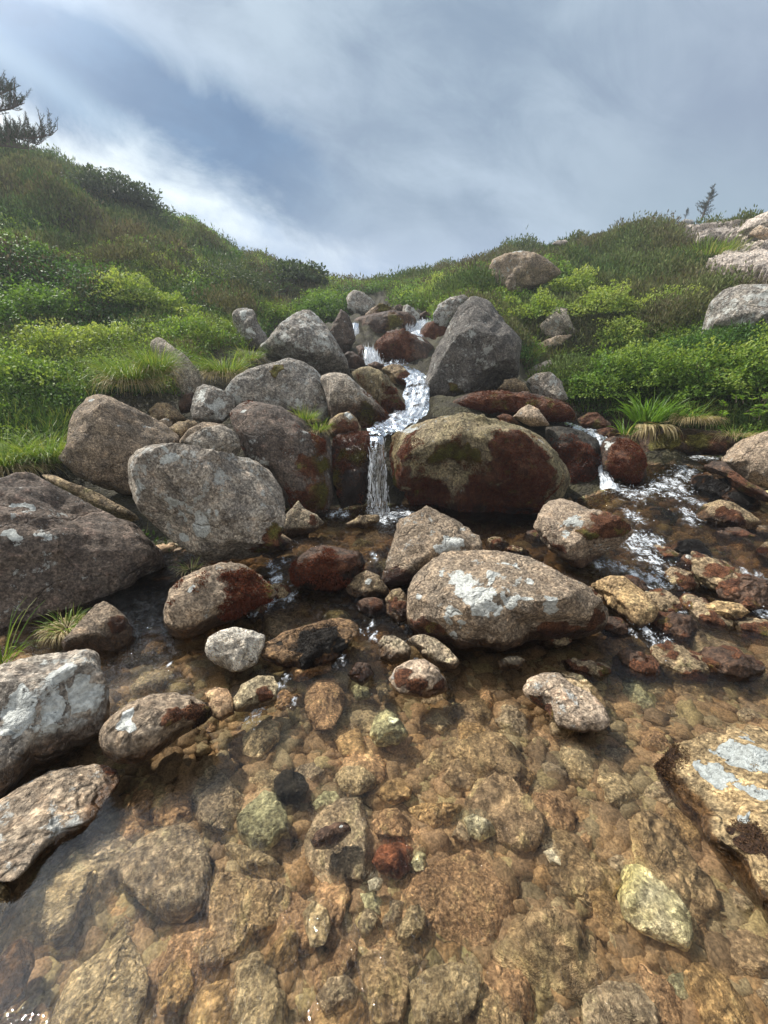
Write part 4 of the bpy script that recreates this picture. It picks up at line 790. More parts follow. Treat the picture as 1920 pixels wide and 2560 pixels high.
bed('drowned olive green stone in the dark channel by the rounded pink-grey boulder', 'R7', '758,530 850,430 1020,403 1032,460 920,545 780,565', 'yellow', z=-.07, th=.4)
bed('dim drowned amber stone in the dark channel below the red-sided boulder', 'R7', '828,315 900,248 990,258 972,315 850,335', 'orange', z=-.08, th=.4)
bed('drowned salmon stone under the cascade', 'R6', '1075,1075 1180,1058 1245,1110 1180,1155', 'pinkbr', z=-.05, th=.4)
bed('drowned brick stone in the fast shallows', 'R6', '1245,1385 1340,1358 1385,1420 1320,1475', 'pinkbr', z=-.08, th=.4)
bed('drowned apricot stone beside the cream peanut-shaped stone', 'R6', '685,1468 780,1438 835,1490 750,1505', 'orange', z=-.09, th=.4)
rock(S_, 'rusty stone awash in the fast water, the upper of two near the picture edge', 'R6', '1255,985 1350,950 1500,968 1555,1020 1450,1055 1300,1035', 'orange', zc=.07, tilt=.75, thick=.4, wz='W', wband=.03)
bed('rusty stone under fast water, the lower of two near the picture edge', 'R6', '1275,1065 1400,1048 1455,1100 1400,1135', 'tan', z=.0, th=.4)

# many smaller stones of the bed: a few shapes, copied
def bed_stones():
    kinds = ['tan', 'brown', 'pinkbr', 'yellow', 'orange', 'brown', 'tan', 'pinkbr', 'green', 'tan', 'pinkbr', 'brown', 'tan']
    words = {'tan': 'tan', 'brown': 'brown', 'pinkbr': 'pinkish brown', 'yellow': 'yellow-green', 'orange': 'orange', 'black': 'blackish', 'green': 'grey-green', 'red': 'red'}
    protos = []
    v0, f = ico(4)
    for i, k in enumerate(kinds):
        rs = np.random.default_rng(900 + i)
        s = v0 * rs.uniform(.75, 1.3, 3) * (1.2, 1.0, .5)
        for _ in range(9):
            n = rs.normal(size=3); n /= np.linalg.norm(n); h = rs.uniform(.6, .85)
            s = s - np.maximum(0, s @ n - h)[:, None] * n * .85
        s = s + v0 * (.16 * fbm(s * 1.6 + i * 9, 3) + .05 * fbm(s * 5 + i * 9, 3))[:, None]
        z = np.zeros(len(s))
        protos.append((mesh_from('bed_stone', s * .1, f, True, {'lich': z, 'moss': z, 'mossg': z, 'wet': z}, [M[k]]), words[k], k))
    rs = np.random.default_rng(4)
    # leave the traced stones clear
    occ = [(o.location.x, o.location.y, max(o.dimensions.x, o.dimensions.y) * .42) for o in COL.objects if o.type == 'MESH' and o.name.split('.')[0] in ('stone', 'boulder', 'rock_slab') and o.location.y < 4.6]
    n = 0; tries = 0
    while n < 240 and tries < 6000:
        tries += 1
        y = 0.5 + 3.9 * rs.random() ** 1.25
        x = rs.uniform(-1.0, 1.0) * (0.45 + 0.95 * y) + .1
        if x < -1.15 - .1 * y and y > 2: continue
        g = float(T(x, y)); w = float(W(x, y))
        if g > w - .03: continue
        s = float(np.clip(rs.lognormal(-2.6, .5), .045, .15)) * (0.8 + .12 * y)
        if any((x - a) ** 2 + (y - b) ** 2 < (r * .9 + s * .25) ** 2 for a, b, r in occ): continue
        p = proj(np.array([[x, y, 0.0]]))[0][0]
        if not (-60 < p[0] < 1980 and p[1] < 2620): continue
        occ.append((x, y, s * .8)); i = rs.integers(len(protos)); me, wd, k = protos[i]
        o = link('bed_stone', me, (x, y, min(g + s * .35, w - s * .7)), label=f'small {wd} stone lying on the bed of the clear pool', cat='stone', group=f'small {wd} stones on the stream bed')
        o.scale = (s * 10,) * 3; o.rotation_euler = (rs.normal() * .25, rs.normal() * .25, rs.uniform(0, 6.28)); n += 1
bed_stones()
def cascade_stones():
    rs = np.random.default_rng(41); v0, f = ico(5); protos = []
    for i in range(5):
        q = v0 * rs.uniform(.8, 1.2, 3) * (1.25, 1.0, .6)
        for _ in range(7):
            n = rs.normal(size=3); n /= np.linalg.norm(n); q = q - np.maximum(0, q @ n - rs.uniform(.6, .85))[:, None] * n * .85
        q = q + v0 * (.14 * fbm(q * 1.6 + i * 9 + 70, 3) + .06 * fbm(q * 5 + i * 9, 3))[:, None]; z = np.zeros(len(q))
        mo = np.clip(.5 + .5 * fbm(q * 1.7 + i, 2), 0, 1)
        protos.append(mesh_from('wet_stone', q * .15, f, True, {'lich': z, 'moss': mo, 'mossg': z, 'wet': z + .3}, [M['wet' if i % 2 else 'brown_dry']]))
    spots = [(1545,1262,30),(1580,1300,26),(1690,1235,24),(1655,1262,26),(1600,1345,34),(1670,1375,30),(1745,1330,34),(1790,1300,26),(1850,1345,36),(1700,1440,30),(1800,1430,44),(1870,1480,40),(1640,1500,36),(1580,1455,26),(1480,1480,24),
             (1760,1520,40),(1690,1560,36),(1890,1560,44),(1540,1560,32),(1380,1590,26),(1460,1660,30),(1590,1650,36),(1700,1640,44),(1830,1650,46),(700,1470,26),(1075,1335,22),(800,1400,26),(640,1520,22),(1340,1335,24),(1240,1350,22),(1290,1370,20)]
    for i, (px, py, r) in enumerate(spots):
        z = float(W(*G3(px, py, .2)[:2])); q = G3(px, py, z); z = float(W(q[0], q[1])); q = G3(px, py, z); s = r * 1.15 / FPX * np.linalg.norm(q - CAM)
        o = link('wet_stone', protos[i % 5], q - (0, 0, s * (.10 + .35 * rs.random())), label='low wet red-brown stone awash in the fast water', cat='stone', group='wet red-brown stones in the fast water')
        o.scale = (s / .15,) * 3; o.rotation_euler = (rs.normal() * .2, rs.normal() * .2, rs.uniform(0, 6.28))
cascade_stones()
def gravel():
    rs = np.random.default_rng(12)
    v0, f0 = ico(2); N = 14000
    y = 0.4 + 4.6 * rs.random(N) ** 1.3; x = rs.uniform(-1, 1, N) * (.5 + .95 * y)
    g = T(x, y); k = g < W(x, y) + .03; x, y, g = x[k], y[k], g[k]; n = len(x)
    s = np.clip(rs.lognormal(-3.75, .45, n), .008, .05) * (.8 + .25 * y)
    sc = rs.uniform(.7, 1.3, (n, 3)) * s[:, None] * (1, 1, .6)
    a = rs.uniform(0, 6.28, n); ca, sa = np.cos(a), np.sin(a)
    v = v0[None] * (1 + .22 * rs.normal(size=(n, len(v0), 1))) * sc[:, None]
    v = np.stack([v[..., 0] * ca[:, None] - v[..., 1] * sa[:, None], v[..., 0] * sa[:, None] + v[..., 1] * ca[:, None], v[..., 2]], -1)
    v = v + np.stack([x, y, g + s * .3], -1)[:, None]
    pal = np.array([(.42, .29, .16), (.36, .25, .14), (.46, .31, .18), (.46, .38, .20), (.28, .20, .12), (.40, .33, .20), (.46, .30, .15)])
    c = pal[rs.integers(len(pal), size=n)] * rs.uniform(.6, 1.2, (n, 1))
    m, t, b = principled('gravel'); gm = t.node('ShaderNodeNewGeometry')
    t.put(b.inputs['Base Color'], t.mix(1.0, t.attr('col', 'Color'), t.mix(t.ramp(t.noise(gm.outputs['Position'], 110.0, 3, .7), .3, .7), (.5, .5, .5), (1.4, 1.4, 1.4)), 'MULTIPLY'))
    b.inputs['Roughness'].default_value = .8
    me = mesh_from('gravel', v.reshape(-1, 3), (f0[None] + (np.arange(n) * len(v0))[:, None, None]).reshape(-1, 3), True, {'col': np.repeat(c, len(v0), 0)}, [m])
    link('gravel', me, kind='stuff', label='fine brown gravel between the stones of the stream bed')
gravel()

# ------------------------------------------------------------------ water
def water_mat(name, tint=(0.97, 0.93, 0.86), foam_scale=24.0, rip=0.035):
    m = bpy.data.materials.new(name); m.use_nodes = True
    t = NT(m.node_tree); t.n.clear()
    out = t.node('ShaderNodeOutputMaterial')
    g = t.node('ShaderNodeNewGeometry'); v = g.outputs['Position']
    wob = t.vmath('ADD', v, t.scale(t.noise(v, 5.0, 3, .5, color=True), 0.12))
    st = t.vmath('MULTIPLY', wob, (1.5, .8, 1.0))
    h = t.math('ADD', t.math('MULTIPLY', t.noise(st, 10.0, 3, .5, .8), .75), t.math('MULTIPLY', t.noise(st, 44.0, 3, .55, .8), .5))
    ch = t.attr('chop')
    h = t.math('MULTIPLY', h, t.math('ADD', t.math('MULTIPLY', ch, 1.7), rip))
    nb = t.bump(h, 0.55, 0.03)
    tr = t.node('ShaderNodeBsdfTransparent')
    # caustic light network painted into the transparency colour, paler along the cell edges
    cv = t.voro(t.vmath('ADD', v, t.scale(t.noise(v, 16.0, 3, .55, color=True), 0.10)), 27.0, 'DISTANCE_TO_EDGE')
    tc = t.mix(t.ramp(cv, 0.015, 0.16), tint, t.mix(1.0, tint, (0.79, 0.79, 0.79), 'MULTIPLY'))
    tc = t.mix(t.ramp(ch, 0.25, 1.0), tc, t.mix(1.0, tc, (0.62, 0.56, 0.48), 'MULTIPLY'))
    dp = t.ramp(t.attr('depth'), .22, .62, 0.0, 1.0, False)
    tc = t.mix(dp, tc, t.mix(1.0, tc, (0.30, 0.22, 0.13), 'MULTIPLY'))
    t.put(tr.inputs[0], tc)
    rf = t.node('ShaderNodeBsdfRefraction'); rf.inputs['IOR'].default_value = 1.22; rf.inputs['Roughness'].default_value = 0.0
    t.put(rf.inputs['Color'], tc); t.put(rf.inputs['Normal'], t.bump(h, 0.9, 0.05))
    rm = t.node('ShaderNodeMixShader'); rm.inputs[0].default_value = .23
    t.l.new(tr.outputs[0], rm.inputs[1]); t.l.new(rf.outputs[0], rm.inputs[2])
    gl = t.node('ShaderNodeBsdfGlossy'); gl.inputs['Roughness'].default_value = 0.02
    t.put(gl.inputs['Normal'], nb)
    fr = t.node('ShaderNodeFresnel'); fr.inputs[0].default_value = 1.33; t.put(fr.inputs['Normal'], nb)
    wm = t.node('ShaderNodeMixShader'); t.put(wm.inputs[0], fr.outputs[0]); t.l.new(rm.outputs[0], wm.inputs[1]); t.l.new(gl.outputs[0], wm.inputs[2])
    fd = t.node('ShaderNodeBsdfPrincipled'); t.put(fd.inputs['Base Color'], (.72, .77, .82)); fd.inputs['Roughness'].default_value = .7
    t.put(fd.inputs['Normal'], t.bump(t.noise(v, 55.0, 4, .65), .35, .02))
    fv = t.vmath('MULTIPLY', wob, (1.0, .6, 1.0))
    cb = t.node('ShaderNodeCombineXYZ'); t.put(cb.inputs[0], t.math('MULTIPLY', t.attr('fu'), .10)); t.put(cb.inputs[1], t.math('MULTIPLY', t.attr('fv'), 1.1))
    fv = t.vmath('ADD', t.scale(fv, t.math('SUBTRACT', 1.0, t.attr('rib'))), t.scale(cb.outputs[0], t.attr('rib')))
    fn = t.math('ADD', t.math('MULTIPLY', t.noise(fv, foam_scale, 6, .72, .5), .75), t.math('MULTIPLY', t.noise(fv, foam_scale * 4, 3, .6), .25))
    ff = t.ramp(t.math('ADD', t.attr('foam'), t.math('MULTIPLY', t.math('SUBTRACT', fn, .5), 3.0)), .46, 1.08)
    fm = t.node('ShaderNodeMixShader'); t.put(fm.inputs[0], ff); t.l.new(wm.outputs[0], fm.inputs[1]); t.l.new(fd.outputs[0], fm.inputs[2])
    t.l.new(fm.outputs[0], out.inputs[0])
    return m
WATER = water_mat('stream_water')

FOAM = [('R6', [(960,100,46),(1020,95,60),(1090,90,60),(1160,110,66),(1230,100,60),(1300,105,50),(1120,150,66),(1190,190,70),(1150,215,60),(1090,250,70),(1030,275,60),(980,300,56),(920,315,50),(850,325,56),(780,300,60),(740,260,50),(700,200,36),(720,230,40),
                (1100,330,44),(1170,355,40),(1240,375,50),(1140,300,50),(1190,440,50),(1200,480,40),(850,580,60),(900,590,60),(950,600,70),(990,590,44),(870,640,60),(940,660,70),(1000,720,60),(950,720,56),(1030,790,70),(980,830,66),(1090,840,60),(900,800,60),(720,745,46),(790,755,50),(650,745,40),(850,790,50),(920,860,50),
                (1080,960,44),(1130,1010,36),(910,1090,34),(940,1130,40),(980,1180,46),(1020,1230,50),(1080,1270,56),(1140,1300,56),(1190,1330,40),(1060,1190,40),(1440,915,46),(1500,940,56),(1560,975,60),(1620,1010,60),(1680,1040,50),(1570,850,50),(1650,920,56),(1470,790,40),(1420,800,40),(1380,760,36),(1530,800,40),(1620,830,50),(1300,720,40),(880,470,40),(840,430,34),(790,1110,30),(840,1140,30)]),
        ('R7', [(1540,40,30),(1590,20,26),(1490,65,22),(1440,90,14),(1620,5,18),(1000,400,20),(880,600,16)]),
        ('R8', [(590,185,50),(560,200,40),(620,210,40),(900,210,80),(960,190,60),(850,240,50),(830,200,50),(1000,200,40),(200,540,40),(220,600,44),(260,660,44),(290,700,40),(180,500,30),(260,480,30),(300,400,20),(150,740,44),(100,770,44),(200,700,30),(800,470,24),(790,440,20),(780,860,28),(790,930,26),(150,1310,50),(200,1260,40),(110,1370,44),(230,1210,30),(60,1390,40),(280,1180,30),(1040,1060,14),(600,1060,30),(720,900,26),(320,1310,26)])]
FOAM_W = {}
def build_stream():
    step = .02
    xs = np.arange(-3.0, 5.2, step); ys = np.arange(-.5, 6.7, step)
    X, Y = np.meshgrid(xs, ys); Z = W(X, Y)
    p = np.stack([X.ravel(), Y.ravel(), np.zeros(X.size)], -1)
    foam = np.zeros(X.size); pts = np.stack([X.ravel(), Y.ravel(), Z.ravel()], -1)
    for reg, lst in FOAM:
        ox, oy, k = REG[reg]
        for sx, sy, r in lst:
            px, py = sx * k + ox, sy * k + oy
            d = raydir((px, py)); ts = np.linspace(1, 9, 1600); q = CAM + ts[:, None] * d
            i = np.nonzero(q[:, 2] < W(q[:, 0], q[:, 1]))[0]
            if not len(i): continue
            q = q[i[0]]; rw = r * k / FPX * ts[i[0]]
            stretch = np.array([1.0, 1.9])           # foreshortened along the line of sight
            dd = np.hypot((pts[:, 0] - q[0]) / stretch[0], (pts[:, 1] - q[1]) / stretch[1])
            foam = np.maximum(foam, np.clip(1 - .5 * dd / rw, 0, 1) * .80)
            FOAM_W.setdefault(reg, []).append((q, rw))
    gx, gy = np.gradient(Z, step)
    slope = np.clip(np.hypot(gx, gy) * 3, 0, 1).ravel()
    chop = np.clip(.02 + .24 * sstep(-.8, .3, X.ravel()) + .65 * sstep(2.0, 3.2, Y.ravel()) + slope * .6 + foam, 0, 1.3)
    q = p * (1, .7, 1)
    dz = .0022 * fbm(q * 9, 3) + chop * (.010 * fbm(q * 6 + 5, 3) + .007 * fbm(q * 17 + 9, 2)) + foam * .018 * np.abs(fbm(q * 20 + 3, 3))
    dz = dz * sstep(.2, 1.2, Y.ravel() + .5)
    pts[:, 2] += dz
    n = X.shape[1]; i = np.arange(X.size).reshape(X.shape)
    f = np.stack([i[:-1, :-1], i[:-1, 1:], i[1:, 1:], i[1:, :-1]], -1).reshape(-1, 4)
    gz = T(X, Y).ravel()
    ok = (pts[:, 2] > gz - .12); f = f[ok[f].any(1)]
    used = np.unique(f); mp = -np.ones(len(pts), int); mp[used] = np.arange(len(used))
    me = mesh_from('stream_water', pts[used], mp[f], True, {'foam': foam[used], 'chop': chop[used], 'depth': np.clip(Z.ravel() - gz, 0, 1)[used], 'rib': 0 * chop[used], 'fu': 0 * chop[used], 'fv': 0 * chop[used]}, [WATER])
    link('stream_water', me, kind='structure')
build_stream()

def ribbon(name, path, foamv, label=None, cat=None, kind=None, nu=24, arch=.02, rough=.03, seed=1, parent=None):
    """water running down a path of (px, py, t, half width in photo px)"""
    c = np.array([P3(a, b, t) for a, b, t, w in path]); hw = np.array([w / FPX * t for a, b, t, w in path])
    s = np.linspace(0, len(path) - 1, 40 * (len(path) - 1)); k = np.arange(len(path))
    # smooth interpolation
    ci = np.stack([np.interp(s, k, c[:, j]) for j in range(3)], -1); hi = np.interp(s, k, hw)
    fo = np.interp(s, k, foamv)
    for _ in range(30): ci[1:-1] = (ci[:-2] + 2 * ci[1:-1] + ci[2:]) / 4
    tg = np.gradient(ci, axis=0); tg /= np.linalg.norm(tg, axis=1, keepdims=True)
    sd = np.cross(tg, [0, 0, 1.0]); sd[:, 2] = 0; ln = np.linalg.norm(sd, axis=1, keepdims=True)
    sd = np.where(ln > .2, sd / np.maximum(ln, 1e-6), np.array([[1.0, 0, 0]])); sd *= np.sign(sd[:, :1] + 1e-9)
    nm = np.cross(sd, tg); nm *= np.sign(nm[:, 2:3] + nm[:, 1:2] * -.5 + 1e-9)
    u = np.linspace(-1, 1, nu)
    v = ci[:, None] + sd[:, None] * (u[None, :, None] * hi[:, None, None]) + nm[:, None] * (arch * (1 - u[None, :, None] ** 2))
    v = v.reshape(-1, 3)
    o = seed * 7.7
    nn = fbm(v * 7 + o, 3) * rough + .5 * rough * fbm(v * 22 + o, 2)
    v = v + np.repeat(nm, nu, 0) * nn[:, None]
    i = np.arange(len(v)).reshape(len(ci), nu)
    f = np.stack([i[:-1, :-1], i[:-1, 1:], i[1:, 1:], i[1:, :-1]], -1).reshape(-1, 4)
    fm = np.repeat(fo, nu) * (1 - .35 * np.abs(np.tile(u, len(ci))) ** 3)
    me = mesh_from(name, v, f, True, {'foam': fm, 'chop': np.full(len(v), .6), 'rib': np.ones(len(v)), 'fu': np.repeat(np.concatenate([[0], np.cumsum(np.linalg.norm(np.diff(ci, axis=0), axis=1))]), nu), 'fv': (u[None] * hi[:, None]).ravel()}, [WATER])
    return link(name, me, label=label, cat=cat, kind=kind, parent=parent)
ribbon('upper_stream_water', [(1075,800,11.8,22),(1052,822,11.0,24),(1030,845,10.3,26),(1010,880,9.5,28),(990,915,8.8,36),(1030,935,8.0,36),(1045,955,7.4,27),(1040,990,6.9,34),(1022,1030,6.4,50),(982,1062,5.95,54),(949,1080,5.6,36),(941,1090,5.42,17)],
       [.6,.72,.70,.5,.4,.58,.62,.66,.66,.40,.26,.1], kind='structure', rough=.03, seed=2)
ribbon('side_stream_water', [(1350,1040,6.9,30),(1390,1058,6.6,40),(1450,1072,6.3,34),(1480,1080,6.2,30),(1500,1095,6.0,24),(1505,1140,5.8,16),(1515,1190,5.5,16),(1530,1225,5.2,26)], [.3,.4,.6,.6,.6,.7,.8,.9], kind='structure', rough=.03, seed=5)

WHITE = bpy.data.materials.new('white_water'); WHITE.use_nodes = True
def _white():
    t = NT(WHITE.node_tree); b = WHITE.node_tree.nodes['Principled BSDF']
    t.put(b.inputs['Base Color'], (.82, .86, .90)); b.inputs['Roughness'].default_value = .15
    out = WHITE.node_tree.nodes['Material Output']; tr = t.node('ShaderNodeBsdfTransparent'); mx = t.node('ShaderNodeMixShader'); mx.inputs[0].default_value = .5
    t.l.new(tr.outputs[0], mx.inputs[1]); t.l.new(b.outputs[0], mx.inputs[2]); t.l.new(mx.outputs[0], out.inputs[0])
_white()
def blobs(centres, sizes, dirs, stretch):
    """many small drops, stretched along dirs"""
    v0, f0 = ico(1); n = len(centres)
    d = dirs / np.linalg.norm(dirs, axis=1, keepdims=True)
    a = np.cross(d, [0.31, .95, .11]); a /= np.linalg.norm(a, axis=1, keepdims=True); b = np.cross(d, a)
    v = (v0[None, :, 0:1] * a[:, None] + v0[None, :, 1:2] * b[:, None]) * sizes[:, None, None] + v0[None, :, 2:3] * d[:, None] * (sizes * stretch)[:, None, None]
    v = v + centres[:, None]
    return v.reshape(-1, 3), (f0[None] + (np.arange(n) * len(v0))[:, None, None]).reshape(-1, 3)
def fall(label, top, bottom, n, ssize, sheet, seed, spread=1.0):
    """a waterfall: a glassy sheet that breaks into strands and drops"""
    rs = np.random.default_rng(seed)
    e = link('waterfall', None, P3(*bottom[:3]), label=label, cat='waterfall', group='small waterfalls of the stream')
    inv = np.array(e.location)
    a, b = P3(*top[:3]), P3(*bottom[:3]); wa, wb = top[3] / FPX * top[2], bottom[3] / FPX * bottom[2]
    u = rs.random(n) ** (.5 if sheet else .8); lane = rs.choice(np.linspace(-1, 1, 9), n) + rs.normal(size=n) * .13 * spread
    drop = u ** 1.0
    c = a + (b - a) * np.stack([np.sqrt(drop), np.sqrt(drop), drop], -1)
    c[:, 0] += lane * (wa + (wb - wa) * u); c[:, 1] += rs.normal(size=n) * .025 - .02
    s = ssize * .8 * rs.lognormal(0, .4, n)
    d = np.stack([rs.normal(size=n) * .12, rs.normal(size=n) * .1 - .1, -np.ones(n)], -1)
    v, f = blobs(c - inv, s, d, 5.0 + 13.0 * rs.random(n) * (u < .8))
    link('strands', mesh_from('strands', v, f, True, None, [WHITE]), parent=e, kind='stuff')
    if sheet:
        nu, nv = 18, 60
        w_ = np.linspace(0, 1, nv); uu = np.linspace(-1, 1, nu)
        cc = a + (b - a) * np.stack([np.sqrt(w_), np.sqrt(w_), w_], -1)
        g = cc[:, None] + np.stack([uu[None] * (wa + (wb - wa) * w_)[:, None], -.03 * (1 - uu[None] ** 2) * np.ones((nv, 1)), np.zeros((nv, nu))], -1)
        g = g.reshape(-1, 3); g[:, 1] += .03 * fbm(g * (16, 1, 3), 3)
        fo = np.repeat((.16 + .40 * w_) if n > 700 else (.50 + .25 * w_), nu) + .08 * vnoise(g * (60, 1, 4))
        i = np.arange(len(g)).reshape(nv, nu); f = np.stack([i[:-1, :-1], i[:-1, 1:], i[1:, 1:], i[1:, :-1]], -1).reshape(-1, 4)
        link('water_sheet', mesh_from('water_sheet', g - inv, f, True, {'foam': fo, 'chop': np.full(len(g), .5), 'rib': np.ones(len(g)), 'fu': np.repeat(w_ * 1.0, nu), 'fv': (uu[None] * (wa + (wb - wa) * w_)[:, None]).ravel()}, [WATER]), parent=e)
    # splash
    k = n // 3; r = np.abs(rs.normal(size=k)); an = rs.uniform(0, 6.28, k)
    c = b + np.stack([np.cos(an) * r * wb * 1.1, np.sin(an) * r * wb * .6 - .05, np.abs(rs.normal(size=k)) * wb * .5], -1)
    v, f = blobs(c - inv, ssize * .7 * rs.lognormal(0, .4, k), rs.normal(size=(k, 3)), 1.0 + rs.random(k))
    link('splash', mesh_from('splash', v, f, True, None, [WHITE]), parent=e, kind='stuff')
fall('main waterfall of dark glassy water breaking into white strands between two mossy boulders', (941,1090,5.38,16), (945,1296,5.2,25), 800, .0030, True, 3)
fall('thin white waterfall behind the dark boulder at the shaded side of the stream', (889,808,10.9,8), (886,862,10.5,12), 260, .0055, True, 4)
fall('little white chute spreading over stones below the thin upper fall', (915,868,9.3,8), (934,912,8.8,24), 260, .0055, True, 5)
fall('white uppermost waterfall pouring beside the red-brown mossy boulder', (1072,800,11.6,24), (1040,832,10.9,28), 300, .006, True, 6)

def spray():
    rs = np.random.default_rng(8); C = []; Sz = []
    for reg, lst in FOAM_W.items():
        for q, rw in lst:
            k = int(6 + rw * 70)
            p = q + np.stack([rs.normal(size=k) * rw * .7, rs.normal(size=k) * rw * 1.2, np.abs(rs.normal(size=k)) * min(.05, rw * .35)], -1)
            C.append(p); Sz.append(np.full(k, .0024) * rs.lognormal(0, .45, k) * (.6 + .12 * np.linalg.norm(q)))
    c = np.concatenate(C); s = np.concatenate(Sz); n = len(c)
    v, f = blobs(c, s, rs.normal(size=(n, 3)), 1 + .8 * rs.random(n))
    link('spray', mesh_from('spray', v, f, True, None, [WHITE]), kind='stuff', label='white drops thrown up along the rapids of the stream')
spray()

# ------------------------------------------------------------------ vegetation
def leaf_mat(name, trans=.38, rough=.5, spec=.25):
    m = bpy.data.materials.new(name); m.use_nodes = True
    t = NT(m.node_tree); b = m.node_tree.nodes['Principled BSDF']; out = m.node_tree.nodes['Material Output']
    c = t.attr('col', 'Color')
    t.put(b.inputs['Base Color'], c); b.inputs['Roughness'].default_value = rough; b.inputs['Specular IOR Level'].default_value = spec
    tl = t.node('ShaderNodeBsdfTranslucent'); t.put(tl.inputs[0], t.mix(1.0, c, (1.15, 1.1, .6), 'MULTIPLY'))
    mx = t.node('ShaderNodeMixShader'); mx.inputs[0].default_value = trans
    t.l.new(b.outputs[0], mx.inputs[1]); t.l.new(tl.outputs[0], mx.inputs[2]); t.l.new(mx.outputs[0], out.inputs[0])
    return m
LEAF = leaf_mat('leaves', .42); HEATH = leaf_mat('heather', .25, .8, .1); BLADE = leaf_mat('grass_blades', .35, .45)
BARK = principled('bark')
def _bark():
    m, t, b = BARK
    tc = t.node('ShaderNodeTexCoord')
    t.put(b.inputs['Base Color'], t.mix(t.noise(tc.outputs['Object'], 20.0, 4, .6), (.05, .035, .025), (.13, .10, .08)))
    b.inputs['Roughness'].default_value = .9
_bark(); BARK = BARK[0]

def unit(v): return v / np.maximum(np.linalg.norm(v, axis=-1, keepdims=True), 1e-9)
def diamonds(c, d, n, L, Wd, wide=.45):
    """one pointed leaf per row: base c, direction d, face normal near n"""
    d = unit(d); s = unit(np.cross(d, n)); L = L[:, None]; Wd = Wd[:, None]
    nn = np.cross(s, d)
    v = np.stack([c, c + d * L * wide + s * Wd / 2 + nn * Wd * .12, c + d * L, c + d * L * wide - s * Wd / 2 + nn * Wd * .12], 1)
    f = np.arange(len(c) * 4).reshape(-1, 4)
    return v.reshape(-1, 3), f
def blades(c, d, L, Wd, droop, seg=4):
    """curved grass blades: strips that taper and droop"""
    n = len(c); d = unit(d); side = unit(np.cross(d, np.array([0, 0, 1.0])) + RNG.normal(size=(n, 3)) * .25)
    rows = []; p = c.copy(); dr = d.copy()
    for k in range(seg + 1):
        w = Wd * (1 - (k / seg) ** 1.6) * .5 + .0006
        rows.append(np.stack([p - side * w[:, None], p + side * w[:, None]], 1))
        p = p + dr * (L / seg)[:, None]; dr = unit(dr + np.array([0, 0, -1.0]) * (droop * (k + 1) / seg)[:, None])
    v = np.stack(rows, 1).reshape(n, -1, 3); m = v.shape[1]
    q = np.array([[2 * k, 2 * k + 1, 2 * k + 3, 2 * k + 2] for k in range(seg)])
    f = (q[None] + (np.arange(n) * m)[:, None, None]).reshape(-1, 4)
    return v.reshape(-1, 3), f
def norm_at(x, y, e=.15):
    gx = (T(x + e, y) - T(x - e, y)) / (2 * e); gy = (T(x, y + e) - T(x, y - e)) / (2 * e)
    return unit(np.stack([-gx, -gy, np.ones_like(gx)], -1))

# banks: the edges of the bare stream corridor, from the photo
LB = [(-200, 1260), (0, 1190), (150, 1170), (175, 1060), (260, 990), (380, 1000), (440, 985), (500, 905), (600, 880), (660, 830), (720, 800), (830, 800), (872, 790), (885, 770), (900, 745)]
RB = [(985, 735), (1000, 770), (1090, 790), (1110, 830), (1255, 850), (1290, 900), (1320, 935), (1400, 985), (1440, 1040), (1560, 1080), (1680, 1090), (1760, 1100), (1900, 1110), (2200, 1130)]
def corridor():
    l = [hit(*q)[:2] for q in LB]; r = [hit(*q)[:2] for q in RB]
    near_l = [(-1.2, -2), (-2.6, 0), (-2.6, 1.2), (-2.1, 2.3), (-2.0, 3.0), (-2.2, 3.8)]
    near_r = [(4.8, 4.4), (3.9, 2.6), (3.3, 1.4), (2.6, 0), (1.6, -2)]
    return np.array(near_l + l + r + near_r)
CORR = corridor()
def inside(x, y, poly=CORR):
    r = np.zeros(len(x), bool); j = len(poly) - 1
    for i in range(len(poly)):
        xi, yi = poly[i]; xj, yj = poly[j]
        c = ((yi > y) != (yj > y)) & (x < (xj - xi) * (y - yi) / (yj - yi + 1e-12) + xi)
        r ^= c; j = i
    return r
def dist_bank(x, y):
    q = np.stack([x, y], -1); best = np.full(len(x), 1e9)
    for i in range(len(CORR) - 1):
        a, b = CORR[i], CORR[i + 1]; e = b - a; u = np.clip(((q - a) @ e) / (e @ e + 1e-9), 0, 1)
        best = np.minimum(best, np.linalg.norm(q - a - u[:, None] * e, axis=1))
    return best
SLAB_OCC = []
SLABXY = np.concatenate(SLABS)
def off_slab(x, y):
    r = np.ones(len(x), bool)
    k = np.nonzero((x > SLABXY[:, 0].min() - .3) & (y > SLABXY[:, 1].min() - .3))[0]
    for i in range(0, len(k), 400):
        j = k[i:i + 400]; r[j] = (np.hypot(x[j, None] - SLABXY[None, :, 0], y[j, None] - SLABXY[None, :, 1]).min(1) > .42)
    return r
for o in COL.objects:
    if o.type == 'MESH' and o.name.split('.')[0] in ('boulder', 'stone', 'rock_slab') and o.location.y > 4:
        v = np.empty(len(o.data.vertices) * 3); o.data.vertices.foreach_get('co', v); v = v.reshape(-1, 3)
        SLAB_OCC.append((o.location.x, o.location.y, (v[:, 0].max() - v[:, 0].min()) / 2, (v[:, 1].max() - v[:, 1].min()) / 2, o.location.z + v[:, 2].max()))
